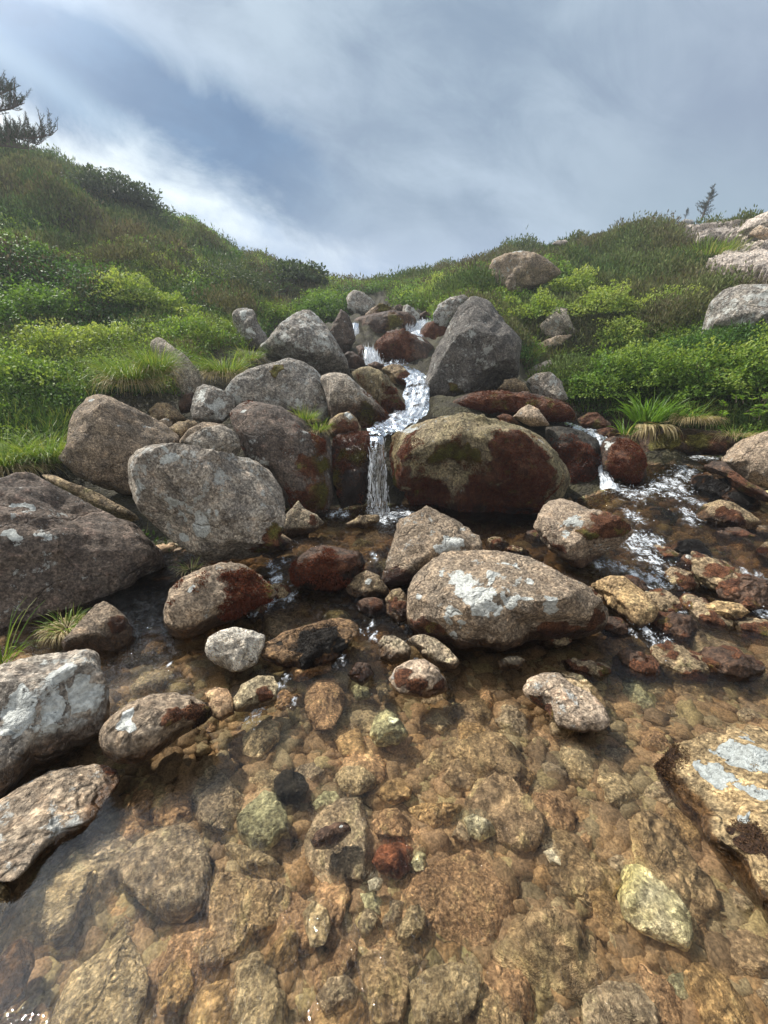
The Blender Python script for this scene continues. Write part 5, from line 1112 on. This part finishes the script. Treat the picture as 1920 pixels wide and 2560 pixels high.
def scatter(dens, dmin, dmax, rs, margin=0.0):
    """random points on the banks, density (per m2) at 6 m falling with distance, inside what the picture can see"""
    n = int(dens * 2600); r = dmin + (dmax - dmin) * rs.random(n); az = rs.uniform(-.92, .92, n)
    keep = rs.random(n) < np.minimum(1.0, r / dmax * np.minimum(1, (7.0 / r) ** 1.5) * (dmax / 7.0) * .5)
    r, az = r[keep], az[keep]; x = r * np.sin(az); y = r * np.cos(az)
    k = ~inside(x, y); x, y = x[k], y[k]
    z = T(x, y)
    for cx, cy, hx, hy, top in SLAB_OCC:
        k = ~((((x - cx) / (hx * .7)) ** 2 + ((y - cy) / (hy * .7)) ** 2 < 1) & (z < top))
        x, y, z = x[k], y[k], z[k]
    k = off_slab(x, y)
    return x[k], y[k], z[k]
def colmix(pal, rs, n, f):
    pal = np.array(pal); i = np.clip((f * (len(pal) - 1)), 0, len(pal) - 1.001); k = i.astype(int); u = (i - k)[:, None]
    return (pal[k] * (1 - u) + pal[k + 1] * u) * rs.uniform(.7, 1.3, (n, 1))
HEATHPAL = [(0.064, 0.125, 0.037), (0.097, 0.151, 0.047), (0.128, 0.160, 0.057), (0.140, 0.143, 0.064), (0.137, 0.116, 0.071)]
GREENPAL = [(0.037, 0.094, 0.021), (0.079, 0.169, 0.033), (0.150, 0.259, 0.046), (0.246, 0.337, 0.067), (0.344, 0.407, 0.113)]

def heather_at(x, y, z, rs, per=64, size=1.0, pal=HEATHPAL, hue=None):
    n = len(x); nm = norm_at(x, y); dist = np.hypot(x, y)
    sc = size * np.clip(dist / 8, .85, 2.0)
    hue = np.clip(.40 + .04 * np.clip(dist - 8, 0, 8) * np.where(x > 2, .8, .2) + .55 * fbm(np.stack([x * .5, y * .5, z * .5], -1), 3) + rs.normal(size=n) * .12, 0, 1) if hue is None else hue
    hgt = (.20 + .16 * np.clip(fbm(np.stack([x * .9 + 31, y * .9, z], -1), 2), -1, 1)) * sc * (.75 + .25 * rs.random(n)) + .05
    idx = np.repeat(np.arange(n), per); N = len(idx)
    d = unit(rs.normal(size=(N, 3))); d[:, 2] = np.abs(d[:, 2]); rad = rs.random(N) ** .4
    R = .25 * sc
    c = np.stack([x, y, z], -1)[idx] + d * rad[:, None] * np.stack([R, R, hgt * 1.25], -1)[idx]
    c[:, 2] -= ((c[:, 0] - x[idx]) * nm[idx, 0] + (c[:, 1] - y[idx]) * nm[idx, 1]) / nm[idx, 2] * .8
    up = unit(d * .55 + np.array([0, 0, .75]) + rs.normal(size=(N, 3)) * .38)
    hh = np.clip(rad * (.35 + .65 * d[:, 2]) + .15 * rs.random(N), 0, 1)
    tall = rs.random(N) < .05; c[tall, 2] += .04; L = np.where(tall, .08 + .05 * rs.random(N), .032 + .045 * rs.random(N)) * sc[idx]; Wd = (.014 + .016 * rs.random(N)) * sc[idx]
    v, f = diamonds(c, up, rs.normal(size=(N, 3)), L, Wd)
    col = colmix(pal, rs, N, hue[idx]); col *= (.80 + .35 * rs.random(N))[:, None] * rs.uniform(.62, 1.3, n)[idx][:, None]
    return v, f, np.repeat(col, 4, 0)
def bush_leaves(c0, rx, ry, rz, n, rs, lsize=.03, pal=GREENPAL, lo=.2, hi=1.0, lean=(0, 0, 0)):
    """leaves over and through a low lumpy dome"""
    d = unit(rs.normal(size=(n, 3))); d[:, 2] = np.abs(d[:, 2]) * 1.0 - .12
    lump = 1 + .34 * fbm(d * 2.6 + c0 * 3.1, 3)
    rad = (rs.random(n) ** .30) * lump
    off = d * rad[:, None] * (rx, ry, rz)
    c = c0 + off
    out = unit(d * .8 + np.array([0, 0, .55]) + rs.normal(size=(n, 3)) * .55)
    nrm = unit(d * .5 + np.array([0, 0, .8]) + rs.normal(size=(n, 3)) * .5)
    dr = unit(out - nrm * (out * nrm).sum(1)[:, None] * .7)
    L = lsize * rs.uniform(.7, 1.4, n); v, f = diamonds(c, dr, nrm, L, L * rs.uniform(.5, .68, n))
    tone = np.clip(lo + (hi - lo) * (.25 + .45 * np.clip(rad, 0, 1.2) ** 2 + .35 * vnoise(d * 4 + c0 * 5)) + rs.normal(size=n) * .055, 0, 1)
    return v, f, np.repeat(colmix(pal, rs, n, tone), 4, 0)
def cat(parts):
    V, F, C = [], [], []; o = 0
    for v, f, c in parts: V.append(v); F.append(f + o); C.append(c); o += len(v)
    return np.concatenate(V), np.concatenate(F), np.concatenate(C)

def covers():
    rs = np.random.default_rng(21)
    x, y, z = scatter(36, 4.2, 30, rs)
    db = dist_bank(x, y); g = fbm(np.stack([x * .33 + 9, y * .33, z * .33], -1), 3)
    rr = np.hypot(x, y)
    green = sstep(.0, .35, g + .95 - db * np.where(x > 2, .26, .14) - .010 * rr)          # bilberry and grass close to the stream, heather higher up
    pick = rs.random(len(x)) < green * .75
    hx, hy, hz = x[~pick], y[~pick], z[~pick]
    v, f, c = heather_at(hx, hy, hz, rs)
    link('heather_cover', mesh_from('heather_cover', v, f, False, {'col': c}, [HEATH]), kind='stuff', label='olive brown heather covering both hillsides above the stream')
    bx, by, bz = x[pick], y[pick], z[pick]; n = len(bx); per = 70
    sc = np.clip(np.hypot(bx, by) / 8, .8, 1.9); idx = np.repeat(np.arange(n), per); N = len(idx)
    d = unit(rs.normal(size=(N, 3))); d[:, 2] = np.abs(d[:, 2]); rad = rs.random(N) ** .35
    c0 = np.stack([bx, by, bz + .03], -1)[idx] + d * rad[:, None] * np.stack([.24 * sc, .24 * sc, .24 * sc], -1)[idx]
    nrm = unit(d * .5 + (0, 0, .8) + rs.normal(size=(N, 3)) * .5); dr = unit(np.cross(nrm, rs.normal(size=(N, 3))) + (0, 0, .4))
    L = .040 * rs.uniform(.7, 1.35, N) * sc[idx]
    v, f = diamonds(c0, dr, nrm, L, L * .58)
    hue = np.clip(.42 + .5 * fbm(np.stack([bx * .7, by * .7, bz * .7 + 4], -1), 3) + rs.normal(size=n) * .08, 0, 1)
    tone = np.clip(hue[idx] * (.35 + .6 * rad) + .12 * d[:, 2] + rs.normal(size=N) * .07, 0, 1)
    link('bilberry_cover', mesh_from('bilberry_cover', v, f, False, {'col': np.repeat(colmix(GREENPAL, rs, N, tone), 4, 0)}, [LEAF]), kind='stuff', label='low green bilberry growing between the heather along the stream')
    # grass between
    x, y, z = scatter(9, 4.0, 16, rs); db = dist_bank(x, y); k = rs.random(len(x)) < np.exp(-db / .6)
    x, y, z = x[k], y[k], z[k]; n = len(x); per = 26; idx = np.repeat(np.arange(n), per); N = len(idx)
    a = rs.uniform(0, 6.28, N); r = .13 * np.sqrt(rs.random(N))
    c0 = np.stack([x[idx] + r * np.cos(a), y[idx] + r * np.sin(a), z[idx] - .02], -1)
    d = np.stack([np.cos(a) * .45, np.sin(a) * .45, np.ones(N)], -1) + rs.normal(size=(N, 3)) * .2
    sc = np.clip(np.hypot(x, y) / 8, .8, 1.6)[idx]
    v, f = blades(c0, d, rs.uniform(.16, .40, N) * sc, rs.uniform(.004, .009, N) * sc, rs.uniform(.15, .6, N), 3)
    col = colmix([(.07, .14, .022), (.13, .21, .04), (.21, .27, .065), (.38, .33, .15)], rs, N, np.clip(rs.normal(size=N) * .22 + .45, 0, 1))
    link('grass_cover', mesh_from('grass_cover', v, f, False, {'col': np.repeat(col, 8, 0)}, [BLADE]), kind='stuff', label='wild grass growing along both banks of the stream')
covers()

def tubes(paths, radii, sides=5):
    V, F = [], []; o = 0
    an = np.linspace(0, 2 * math.pi, sides, endpoint=False)
    for p, r in zip(paths, radii):
        p = np.asarray(p, float); tg = unit(np.gradient(p, axis=0)); a = unit(np.cross(tg, [.13, .41, .9])); b = np.cross(tg, a)
        v = p[:, None] + (a[:, None] * np.cos(an)[None, :, None] + b[:, None] * np.sin(an)[None, :, None]) * np.asarray(r)[:, None, None]
        n = len(p)
        for k in range(n - 1):
            for s in range(sides): F.append((o + k * sides + s, o + k * sides + (s + 1) % sides, o + (k + 1) * sides + (s + 1) % sides, o + (k + 1) * sides + s))
        V.append(v.reshape(-1, 3)); o += n * sides
    return np.concatenate(V), np.array(F)
def stems_for(c0, rx, rz, rs, n=14):
    ps, rr = [], []
    for _ in range(n):
        a = rs.uniform(0, 6.28); e = np.array([math.cos(a) * rx * rs.uniform(.3, .85), math.sin(a) * rx * rs.uniform(.3, .85), rz * rs.uniform(.5, .95)])
        m = e * .5 + (0, 0, rz * .1); ps.append([c0 + (0, 0, -.06), c0 + m, c0 + e]); rr.append([.008, .006, .003])
    return tubes(ps, rr)
def bush(name, label, catn, px, py, r, h, n, lsize, lo, hi, kind='leaf', seed=0, t=None, group=None, pal=GREENPAL, sx=1.0):
    """a shrub of its own: leaves and stems; (px, py) is where its middle meets the slope"""
    rs = np.random.default_rng(500 + seed); q = hit(px, py) if t is None else P3(px, py, t)
    e = link(name, None, q, label=label, cat=catn, group=group)
    z0 = np.zeros(3)
    if kind == 'leaf':
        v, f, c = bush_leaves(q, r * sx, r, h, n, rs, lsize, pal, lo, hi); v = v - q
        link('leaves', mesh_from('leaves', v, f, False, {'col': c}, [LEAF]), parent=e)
    else:
        k = max(8, n // 60); a = rs.uniform(0, 6.28, k); rr = r * np.sqrt(rs.random(k)); x = q[0] + rr * np.cos(a) * sx; y = q[1] + rr * np.sin(a)
        z = q[2] + h * .75 * np.clip(1 - (rr / r) ** 2, 0, 1) - .08
        v, f, c = heather_at(x, y, z, rs, 60, 1.0, pal, np.clip(rs.normal(size=k) * .12 + (lo + hi) / 2, 0, 1)); v = v - q
        link('sprigs', mesh_from('sprigs', v, f, False, {'col': c}, [HEATH]), parent=e)
    v, f = stems_for(z0, r * .8, h * .8, rs)
    link('stems', mesh_from('stems', v, f, True, None, [BARK]), parent=e)
BB_, HH_ = 'bilberry_bush', 'heather_bush'
BL = [ # px, py, radius, height, leaves, leaf size, tone lo, tone hi, label
 (1500, 985, .62, .55, 5200, .032, .15, .75, 'glossy mid-green bilberry bush just above the tall-leaved grass'),
 (1610, 960, .60, .50, 4800, .032, .15, .8, 'dense bilberry bush in the middle of the leafy bank'),
 (1740, 985, .65, .55, 5200, .034, .10, .7, 'dark leafy bilberry bush behind the clump of dry grass'),
 (1860, 960, .60, .60, 4600, .033, .3, .95, 'bright bilberry bush under the big blue-grey boulder'),
 (1560, 860, .65, .50, 4800, .036, .35, 1.0, 'yellow-green bilberry bush in front of the dark heather bush'),
 (1500, 790, .75, .55, 4600, .042, .4, 1.0, 'bright yellow-green bilberry bush above the lone knobby boulder'),
 (1360, 800, .75, .50, 4600, .042, .35, .95, 'yellow-green bilberry bush beside the lone knobby boulder'),
 (1430, 740, .8, .5, 4000, .05, .4, 1.0, 'bright bilberry bush at the edge of the upper heather'),
 (1650, 790, .7, .5, 4200, .042, .4, 1.0, 'lime-tipped bilberry bush beside the dark heather bush'),
 (1270, 800, .6, .45, 3600, .042, .3, .9, 'bilberry bush behind the tall pyramid boulder'),
 (1110, 750, .8, .6, 3600, .055, .4, 1.0, 'light green bush behind the smooth leaning boulder'),
 (150, 900, .60, .45, 4800, .034, .5, 1.0, 'brilliant yellow-green bilberry bush above the grass overhang'),
 (270, 880, .55, .42, 4400, .034, .45, 1.0, 'sunlit bilberry bush beside the grey leaning boulder'),
 (60, 980, .55, .45, 4000, .034, .25, .8, 'green bilberry bush below the brilliant yellow-green one'),
 (330, 770, .75, .55, 4800, .042, .4, 1.0, 'wide yellow-green bilberry bush halfway up the heather slope'),
 (430, 800, .65, .5, 4400, .042, .35, .95, 'yellow-green bilberry bush above the grey leaning boulder'),
 (470, 860, .6, .45, 4000, .038, .25, .8, 'mid-green bilberry bush behind the grey leaning boulder'),
 (120, 800, .7, .5, 4200, .042, .15, .6, 'dark green bilberry bush at the foot of the steep heather'),
 (10, 840, .7, .6, 4000, .04, .1, .55, 'deep green leafy bush cut by the picture edge'),
 (810, 800, .85, .7, 4600, .05, .1, .6, 'dark green bush over the shaded boulder by the thin upper fall'),
]
for i, (px, py, r, h, n, ls, lo, hi, lb) in enumerate(BL):
    bush(BB_, lb, 'bush', px, py, r * 1.15, h * 1.3, int(n * 1.25), ls * 1.35, lo, hi, 'leaf', i, group='bilberry bushes on the banks')
HL = [
 (1430, 960, .50, .45, 2400, .25, .5, 'olive heather bush on the corner of the green bank'),
 (1690, 830, .85, .75, 4200, .55, .9, 'large dark heather bush beside the big blue-grey boulder'),
 (1735, 745, .7, .4, 2600, .45, .8, 'feathery heather bush below the pale granite sheet'),
 (1260, 850, .45, .40, 2000, .6, .9, 'rusty heather bush behind the tall pyramid boulder'),
 (1180, 740, 1.0, .6, 3600, .1, .4, 'dark heather bush beside the large skyline boulder'),
 (560, 800, .8, .5, 3600, .7, 1.0, 'brown heather bush above the lichen-blotched buried boulder'),
 (330, 680, 1.0, .5, 3600, .6, .9, 'brown-green heather bush on the steep slope'),
 (1850, 590, .8, .4, 3000, .3, .7, 'dark heather bush on the skyline beside the small pale boulder'),
]
for i, (px, py, r, h, n, lo, hi, lb) in enumerate(HL):
    bush(HH_, lb, 'bush', px, py, r, h, n, 0, lo, hi, 'heath', 40 + i, group='heather bushes on the slopes', pal=HEATHPAL)
JUN = [(.035, .060, .030), (.06, .095, .045), (.10, .14, .06)]
bush('juniper_bush', 'grey-green juniper bush high on the heather slope', 'bush', 560, 720, 1.3, .8, 5200, .055, .1, .8, 'leaf', 60, pal=JUN, sx=1.6)
bush('juniper_bush', 'dark juniper bush at the lower end of the grey-green one', 'bush', 600, 745, .8, .7, 3600, .055, 0, .5, 'leaf', 61, pal=JUN)
bush('juniper_bush', 'dark rounded bush standing on the hill crest below the pine', 'bush', 275, 515, 1.6, .9, 9000, .11, 0, .5, 'leaf', 62, pal=JUN, sx=1.2)
bush('juniper_bush', 'small dark bush on the crest where the slope meets the notch', 'bush', 735, 712, 1.2, .8, 6000, .11, 0, .5, 'leaf', 63, pal=JUN)

GRASS = [(.08, .16, .024), (.14, .25, .038), (.23, .33, .06), (.34, .36, .10)]
STRAW = [(.28, .22, .11), (.42, .34, .18), (.56, .47, .28)]
def tussock(label, pos, n, L, Wd, spread, droop, dry=0.0, seed=0, lean=(0, 0, 0), rad=.1, name='grass_tussock', pal=GRASS, dryL=.8, up=1.0):
    rs = np.random.default_rng(700 + seed); e = link(name, None, pos, label=label, cat='grass tussock')
    def mk(k, pal, L, Wd, spread, droop, up):
        a = rs.uniform(0, 6.28, k); r = rad * np.sqrt(rs.random(k))
        c = np.stack([r * np.cos(a), r * np.sin(a), -.03 + 0 * a], -1)
        d = np.stack([np.cos(a) * spread, np.sin(a) * spread, up * np.ones(k)], -1) + rs.normal(size=(k, 3)) * .22 + np.array(lean)
        v, f = blades(c, d, L * rs.uniform(.55, 1.15, k), Wd * rs.uniform(.7, 1.3, k), droop * rs.uniform(.5, 1.5, k), 5)
        return v, f, np.repeat(colmix(pal, rs, k, rs.random(k)), 12, 0)
    g = int(n * (1 - dry))
    if g:
        v, f, c = mk(g, pal, L, Wd, spread, droop, up); link('green_blades', mesh_from('green_blades', v, f, False, {'col': c}, [BLADE]), parent=e)
    if n - g:
        v, f, c = mk(n - g, STRAW, L * dryL, Wd, spread * 1.4, droop * 2.2, up * .6); link('dry_blades', mesh_from('dry_blades', v, f, False, {'col': c}, [BLADE]), parent=e)
tussock('big grass tussock overhanging the brown stones with a fringe of dry blades', P3(330, 955, 5.8), 1100, .55, .006, .75, .5, .35, 1, (.15, -.35, 0), .22)
tussock('fine long grass beside the overhanging tussock and the grey leaning boulder', P3(390, 930, 5.9), 600, .5, .006, .6, .5, .2, 2, (.2, -.3, 0), .16)
tussock('pale grass tussock cut by the picture edge above the huge dark boulder', P3(15, 1165, 4.4), 1100, .5, .006, .9, .45, .45, 3, (.1, -.3, 0), .2)
tussock('deep green grass tussock between the pale tussock and the peaked pinkish boulder', P3(115, 1150, 4.6), 700, .45, .007, .7, .5, .12, 4, (.1, -.25, 0), .2)
tussock('green tuft growing on the dark moss-sided boulder beside the waterfall', P3(765, 1050, 5.7), 260, .26, .006, .55, .45, .25, 5, (.15, -.2, 0), .1)
tussock('second half of the tuft trailing down the dark moss-sided boulder', P3(800, 1075, 5.5), 200, .22, .005, .5, .6, .4, 6, (.2, -.3, 0), .08)
tussock('pale feathery grass tussock beside the broad domed boulder', P3(560, 935, 6.9), 900, .55, .007, .9, .5, .45, 7, (-.1, -.3, 0), .22)
tussock('grass tussock at the foot of the lichen-blotched buried boulder', hit(620, 900), 420, .40, .007, .8, .5, .3, 8, (0, -.2, 0), .2)
tussock('tall-leaved bright green woodrush hanging over the white water', P3(1620, 1048, 5.95), 150, .50, .020, .8, .42, 0, 9, (0, -.1, .1), .2, 'woodrush_plant', [(.07, .15, .02), (.12, .24, .03), (.20, .33, .05)])
tussock('second woodrush clump leaning toward the dry grass', P3(1680, 1050, 5.9), 90, .40, .018, .8, .45, 0, 10, (.2, -.1, .1), .14, 'woodrush_plant', [(.07, .15, .02), (.12, .24, .03), (.20, .33, .05)])
tussock('small woodrush sprout at the corner of the ledge above the rusty boulder', P3(1562, 1082, 5.8), 46, .32, .016, .6, .4, .25, 11, (0, -.1, .1), .07, 'woodrush_plant', [(.07, .15, .02), (.12, .24, .03), (.20, .33, .05)])
tussock('fringe of broad dead leaves hanging under the woodrush', P3(1635, 1055, 5.75), 90, .28, .026, .5, .55, 1.0, 12, (0, -.8, -.3), .2, 'dead_leaf_fringe', dryL=1.0, up=-.1)
tussock('clump of dry straw-coloured grass beside the woodrush', P3(1735, 1045, 5.75), 520, .34, .006, .8, .45, .85, 13, (.1, -.3, 0), .2)
tussock('thin dry grass along the undercut ledge by the clean whitish boulder', P3(1850, 1085, 5.55), 260, .30, .005, .9, .4, .8, 14, (.1, -.3, 0), .25)
tussock('dry cream moss-grass tuft between the huge dark boulder and the small angular one', P3(165, 1560, 2.72), 520, .13, .005, .9, .4, .8, 15, (.2, -.25, 0), .09)
tussock('green grass sprout at the picture edge above the squared lichen boulder', P3(0, 1640, 2.15), 60, .30, .006, .7, .35, .1, 16, (.15, -.1, .1), .05)
tussock('small wiry dry tuft under the tilted lichen-spotted boulder', P3(475, 1415, 3.25), 80, .12, .004, .8, .4, .7, 17, (0, -.2, 0), .06)
tussock('bright grass clump in front of the low pale slab', hit(1400, 900), 260, .42, .010, .7, .45, .1, 18, (0, -.1, 0), .16)
tussock('grass clump spilling beside the tall pyramid boulder', hit(1310, 900), 320, .40, .008, .8, .5, .25, 19, (-.1, -.2, 0), .2)
tussock('soft grass tuft growing in a crack of the pale granite sheet', hit(1775, 648), 420, .6, .012, .8, .4, .2, 20, (.2, 0, 0), .8)
tussock('yellow-green grass tuft at the middle of the pale granite sheet', hit(1850, 648), 260, .45, .014, .9, .4, .15, 21, (.2, 0, 0), .5)

def fern():
    """rowan-like seedling with feathery leaves at the picture edge"""
    rs = np.random.default_rng(77); q = P3(1870, 1060, 5.6); parts = []; ps = []; rr = []
    for k in range(26):
        a = rs.uniform(0, 6.28); d = unit(np.array([math.cos(a) * .7, math.sin(a) * .7 - .2, .8]) + rs.normal(size=3) * .15)
        b = np.array([rs.normal() * .15, rs.normal() * .12, rs.uniform(.0, .35)]); Lf = rs.uniform(.18, .32)
        m = 9; u = np.linspace(.25, 1, m)
        ax = b + d * (u * Lf)[:, None] + np.array([0, 0, -.10]) * (u ** 2)[:, None]
        sd = unit(np.cross(d, [0, 0, 1.0]) + 1e-6); ps.append([b, b + d * Lf * .6 + (0, 0, -.03), b + d * Lf + (0, 0, -.10)]); rr.append([.004, .003, .0015])
        for s in (-1, 1):
            dd = unit(sd[None] * s + d[None] * .55 + rs.normal(size=(m, 3)) * .08); L = .075 * (1 - .5 * u) * rs.uniform(.9, 1.1, m)
            v, f = diamonds(ax, dd, np.tile([0, 0, 1.0], (m, 1)) + rs.normal(size=(m, 3)) * .2, L, L * .36)
            parts.append((v, f, np.repeat(colmix([(.09, .20, .02), (.16, .30, .035), (.24, .36, .05)], rs, m, rs.random(m)), 4, 0)))
    e = link('fern', None, q, label='bright feathery fern at the picture edge above the clean whitish boulder', cat='fern')
    v, f, c = cat(parts); link('fronds', mesh_from('fronds', v, f, False, {'col': c}, [LEAF]), parent=e)
    v, f = tubes(ps, rr); link('stems', mesh_from('stems', v, f, True, None, [BARK]), parent=e)
fern()

PINEPAL = [(.018, .032, .022), (.030, .048, .030), (.045, .065, .038)]
def needle_tufts(tips, dirs, rs, per, L, Wd, pal=PINEPAL):
    n = len(tips); idx = np.repeat(np.arange(n), per); N = len(idx)
    c = tips[idx] - dirs[idx] * (rs.random(N) * L * 1.9)[:, None]
    d = unit(dirs[idx] * .9 + rs.normal(size=(N, 3)) * .45)
    v, f = diamonds(c, d, rs.normal(size=(N, 3)), L * rs.uniform(.7, 1.2, N), np.full(N, Wd))
    return v, f, np.repeat(colmix(pal, rs, N, rs.random(N)), 4, 0)
def pine():
    rs = np.random.default_rng(31); base = hit(-190, 420, 6, 30); base = base + (0, 0, -.2)
    t = (base[1] - 0) * CP + (CAM_H - base[2]) * SP
    t = t if t > 5 else 14
    def at(px, py, dt=0): return P3(px, py, t + dt) - base
    e = link('pine_tree', None, base, label='dark pine whose branch reaches in over the heather crest at the picture edge', cat='tree')
    trunk = [np.zeros(3), at(-185, 330), at(-170, 240), at(-150, 150), at(-140, 90)]
    v, f = tubes([trunk], [[.16, .13, .11, .07, .03]], 9); link('trunk', mesh_from('trunk', v, f, True, None, [BARK]), parent=e)
    limbs = [[at(-180, 340), at(-90, 352), at(0, 350), at(40, 343), at(80, 346), at(128, 338)], [at(-175, 300), at(-80, 320, .3), at(10, 335, .4), at(60, 350, .5), at(95, 362, .5)],
             [at(-170, 260), at(-90, 280, -.3), at(-20, 280, -.3), at(25, 272, -.3), at(48, 262, -.3)], [at(-165, 220), at(-80, 235, .4), at(-10, 240, .4), at(25, 225, .4)],
             [at(-165, 250), at(-240, 230, .4), at(-300, 200, .5)], [at(-150, 150), at(-220, 120), at(-270, 90)], [at(-175, 300), at(-260, 300, -.6), at(-340, 270, -.8)],
             [at(-180, 330), at(-100, 345, -.6), at(-10, 362, -.9), at(70, 372, -.9)]]
    ps, rr, tips, dirs = [], [], [], []
    for L in limbs:
        L = np.array(L); k = len(L); ps.append(L); rr.append(np.linspace(.05, .012, k))
        s = np.linspace(.35 if k > 3 else .2, 1, 26); bx = np.stack([np.interp(s * (k - 1), np.arange(k), L[:, j]) for j in range(3)], -1)
        for b in bx:
            for _ in range(2):
                d = unit(np.array([rs.normal() * .45 + .25, rs.normal() * .5, 1.0 + rs.normal() * .3])); ln = rs.uniform(.22, .62)
                m = b + d * ln * .5 + np.array([.07 * rs.normal(), 0, -.05]); tp_ = b + d * ln
                ps.append(np.array([b, m, tp_])); rr.append([.010, .007, .005])
                for u in np.linspace(.35, 1, 5): tips.append(b + (tp_ - b) * u); dirs.append(unit(d + rs.normal(size=3) * .15))
    v, f = tubes(ps, rr, 5); link('branches', mesh_from('branches', v, f, True, None, [BARK]), parent=e)
    v, f, c = needle_tufts(np.array(tips), np.array(dirs), rs, 8, .085, .012)
    link('needles', mesh_from('needles', v, f, False, {'col': c}, [HEATH]), parent=e)
pine()
def fir(label, px, py_base, py_top, lean, seed):
    rs = np.random.default_rng(seed); b = hit(px, py_base, 6, 30)
    t = b[1] * CP + (CAM_H - b[2]) * SP; H = (py_base - py_top) / FPX * t * 1.05
    e = link('fir_tree', None, b, label=label, cat='tree')
    top = np.array([lean * H, 0, H]); v, f = tubes([[np.array([0, 0, -.2]), top * .5 + (0.03, 0, 0), top]], [[.035 * H, .022 * H, .006 * H]], 6); link('trunk', mesh_from('trunk', v, f, True, None, [BARK]), parent=e)
    ps, rr, tips, dirs = [], [], [], []
    for k in range(40):
        u = rs.uniform(.12, .97); a = rs.uniform(0, 6.28); ln = H * .42 * (1.02 - u) * rs.uniform(.6, 1.1) + .03
        d = unit(np.array([math.cos(a) + .35, math.sin(a), .30 + .3 * u])); s = top * u
        ps.append(np.array([s, s + d * ln * .6 + (0, 0, -.03 * H), s + d * ln])); rr.append([.008 * H, .005 * H, .003 * H])
        for w in np.linspace(.3, 1, 5): tips.append(s + d * ln * w); dirs.append(unit(d + np.array([0, 0, .5]) + rs.normal(size=3) * .2))
    v, f = tubes(ps, rr, 4); link('branches', mesh_from('branches', v, f, True, None, [BARK]), parent=e)
    v, f, c = needle_tufts(np.array(tips), np.array(dirs), rs, 8, .07 * H, .011 * H)
    link('needles', mesh_from('needles', v, f, False, {'col': c}, [HEATH]), parent=e)
fir('tiny ragged fir leaning on the skyline above the granite shelf', 1752, 548, 474, .28, 3)
fir('stunted twig-like sapling on the skyline beside the tiny fir', 1712, 545, 523, .2, 5)

# ------------------------------------------------------------------ cushions of moss on the wet boulders
def moss_fuzz(tag, n, L=.022, Wd=.006, red=(.135, .040, .022), green=(.14, .13, .028)):
    rs = np.random.default_rng(len(tag) * 100 + n); R = ROCKS[tag]; v, f = R['v'], R['f']
    tri = v[f]; nr = np.cross(tri[:, 1] - tri[:, 0], tri[:, 2] - tri[:, 0]); ar = np.linalg.norm(nr, axis=1); nr = nr / np.maximum(ar[:, None], 1e-12)
    m = R['moss'][f].mean(1); c = tri.mean(1)
    w = ar * np.clip((m + .55 * fbm(c * 7 + n, 4) - .42) * 4, 0, 1) * (((c - R['C']) @ R['view']) > -.3 * R['size'])
    if w.sum() <= 0: return
    i = rs.choice(len(f), n, p=w / w.sum()); bc = rs.dirichlet((1, 1, 1), n)
    p = (tri[i] * bc[..., None]).sum(1) - nr[i] * .004
    d = nr[i] * .8 + np.array([0, 0, -.45]) + rs.normal(size=(n, 3)) * .5
    vv, ff = diamonds(p, d, rs.normal(size=(n, 3)), L * rs.uniform(.6, 1.5, n), Wd * rs.uniform(.7, 1.4, n))
    g = np.clip(R['mossg'][f].mean(1)[i] * 1.6 + .35 * fbm(p * 5 + 3, 3) + rs.normal(size=n) * .08 - .25, 0, 1)[:, None]
    col = (np.array(red) * (1 - g) + np.array(green) * g) * rs.uniform(.55, 1.4, (n, 1))
    link('moss_cover', mesh_from('moss_cover', vv - R['C'], ff, False, {'col': np.repeat(col, 4, 0)}, [HEATH]), parent=R['ob'])
for tag, n in (('X', 26000), ('X2', 9000), ('Y', 12000), ('N', 6000), ('O', 3000), ('AB', 7000), ('H', 8000), ('Wb', 7000), ('AL', 5000), ('T', 3000), ('U', 3000), ('BC', 5000)):
    moss_fuzz(tag, n)
moss_fuzz('CN', 6000, .011, .004, (.14, .085, .05), (.18, .12, .06)); moss_fuzz('AO', 3500, .010, .003, (.035, .022, .018), (.05, .035, .02)); moss_fuzz('BG', 5000, .012, .004, (.022, .016, .014), (.03, .022, .015)); moss_fuzz('BB', 4000, .010, .003, (.08, .045, .03), (.10, .07, .03))

# ------------------------------------------------------------------ the hazy air, lit by the sun in front
def haze():
    lo, hi = np.array([-62.0, -6.0, -1.6]), np.array([72.0, 68.0, 24.0])
    for o in COL.objects:
        if o.type == 'MESH' and o.name == 'ground':
            v = np.empty(len(o.data.vertices) * 3); o.data.vertices.foreach_get('co', v); v = v.reshape(-1, 3)
            lo = np.minimum(lo, v.min(0) - 1.0); hi[:2] = np.maximum(hi[:2], v.max(0)[:2] + 1.0); hi[2] = max(hi[2], v[:, 2].max() + 2)
    c = np.array([(x, y, z) for x in (lo[0], hi[0]) for y in (lo[1], hi[1]) for z in (lo[2], hi[2])])
    f = [(0, 1, 3, 2), (4, 6, 7, 5), (0, 4, 5, 1), (2, 3, 7, 6), (0, 2, 6, 4), (1, 5, 7, 3)]
    m = bpy.data.materials.new('haze'); m.use_nodes = True; t = NT(m.node_tree); t.n.clear()
    out = t.node('ShaderNodeOutputMaterial'); p = t.node('ShaderNodeVolumePrincipled')
    t.put(p.inputs['Color'], (.86, .92, 1.0)); p.inputs['Density'].default_value = HAZE; p.inputs['Anisotropy'].default_value = .3
    t.l.new(p.outputs[0], out.inputs['Volume'])
    link('haze', mesh_from('haze', c, f, False, None, [m]), kind='stuff', label='thin bright haze hanging over the hillsides')
HAZE = .0026
haze()
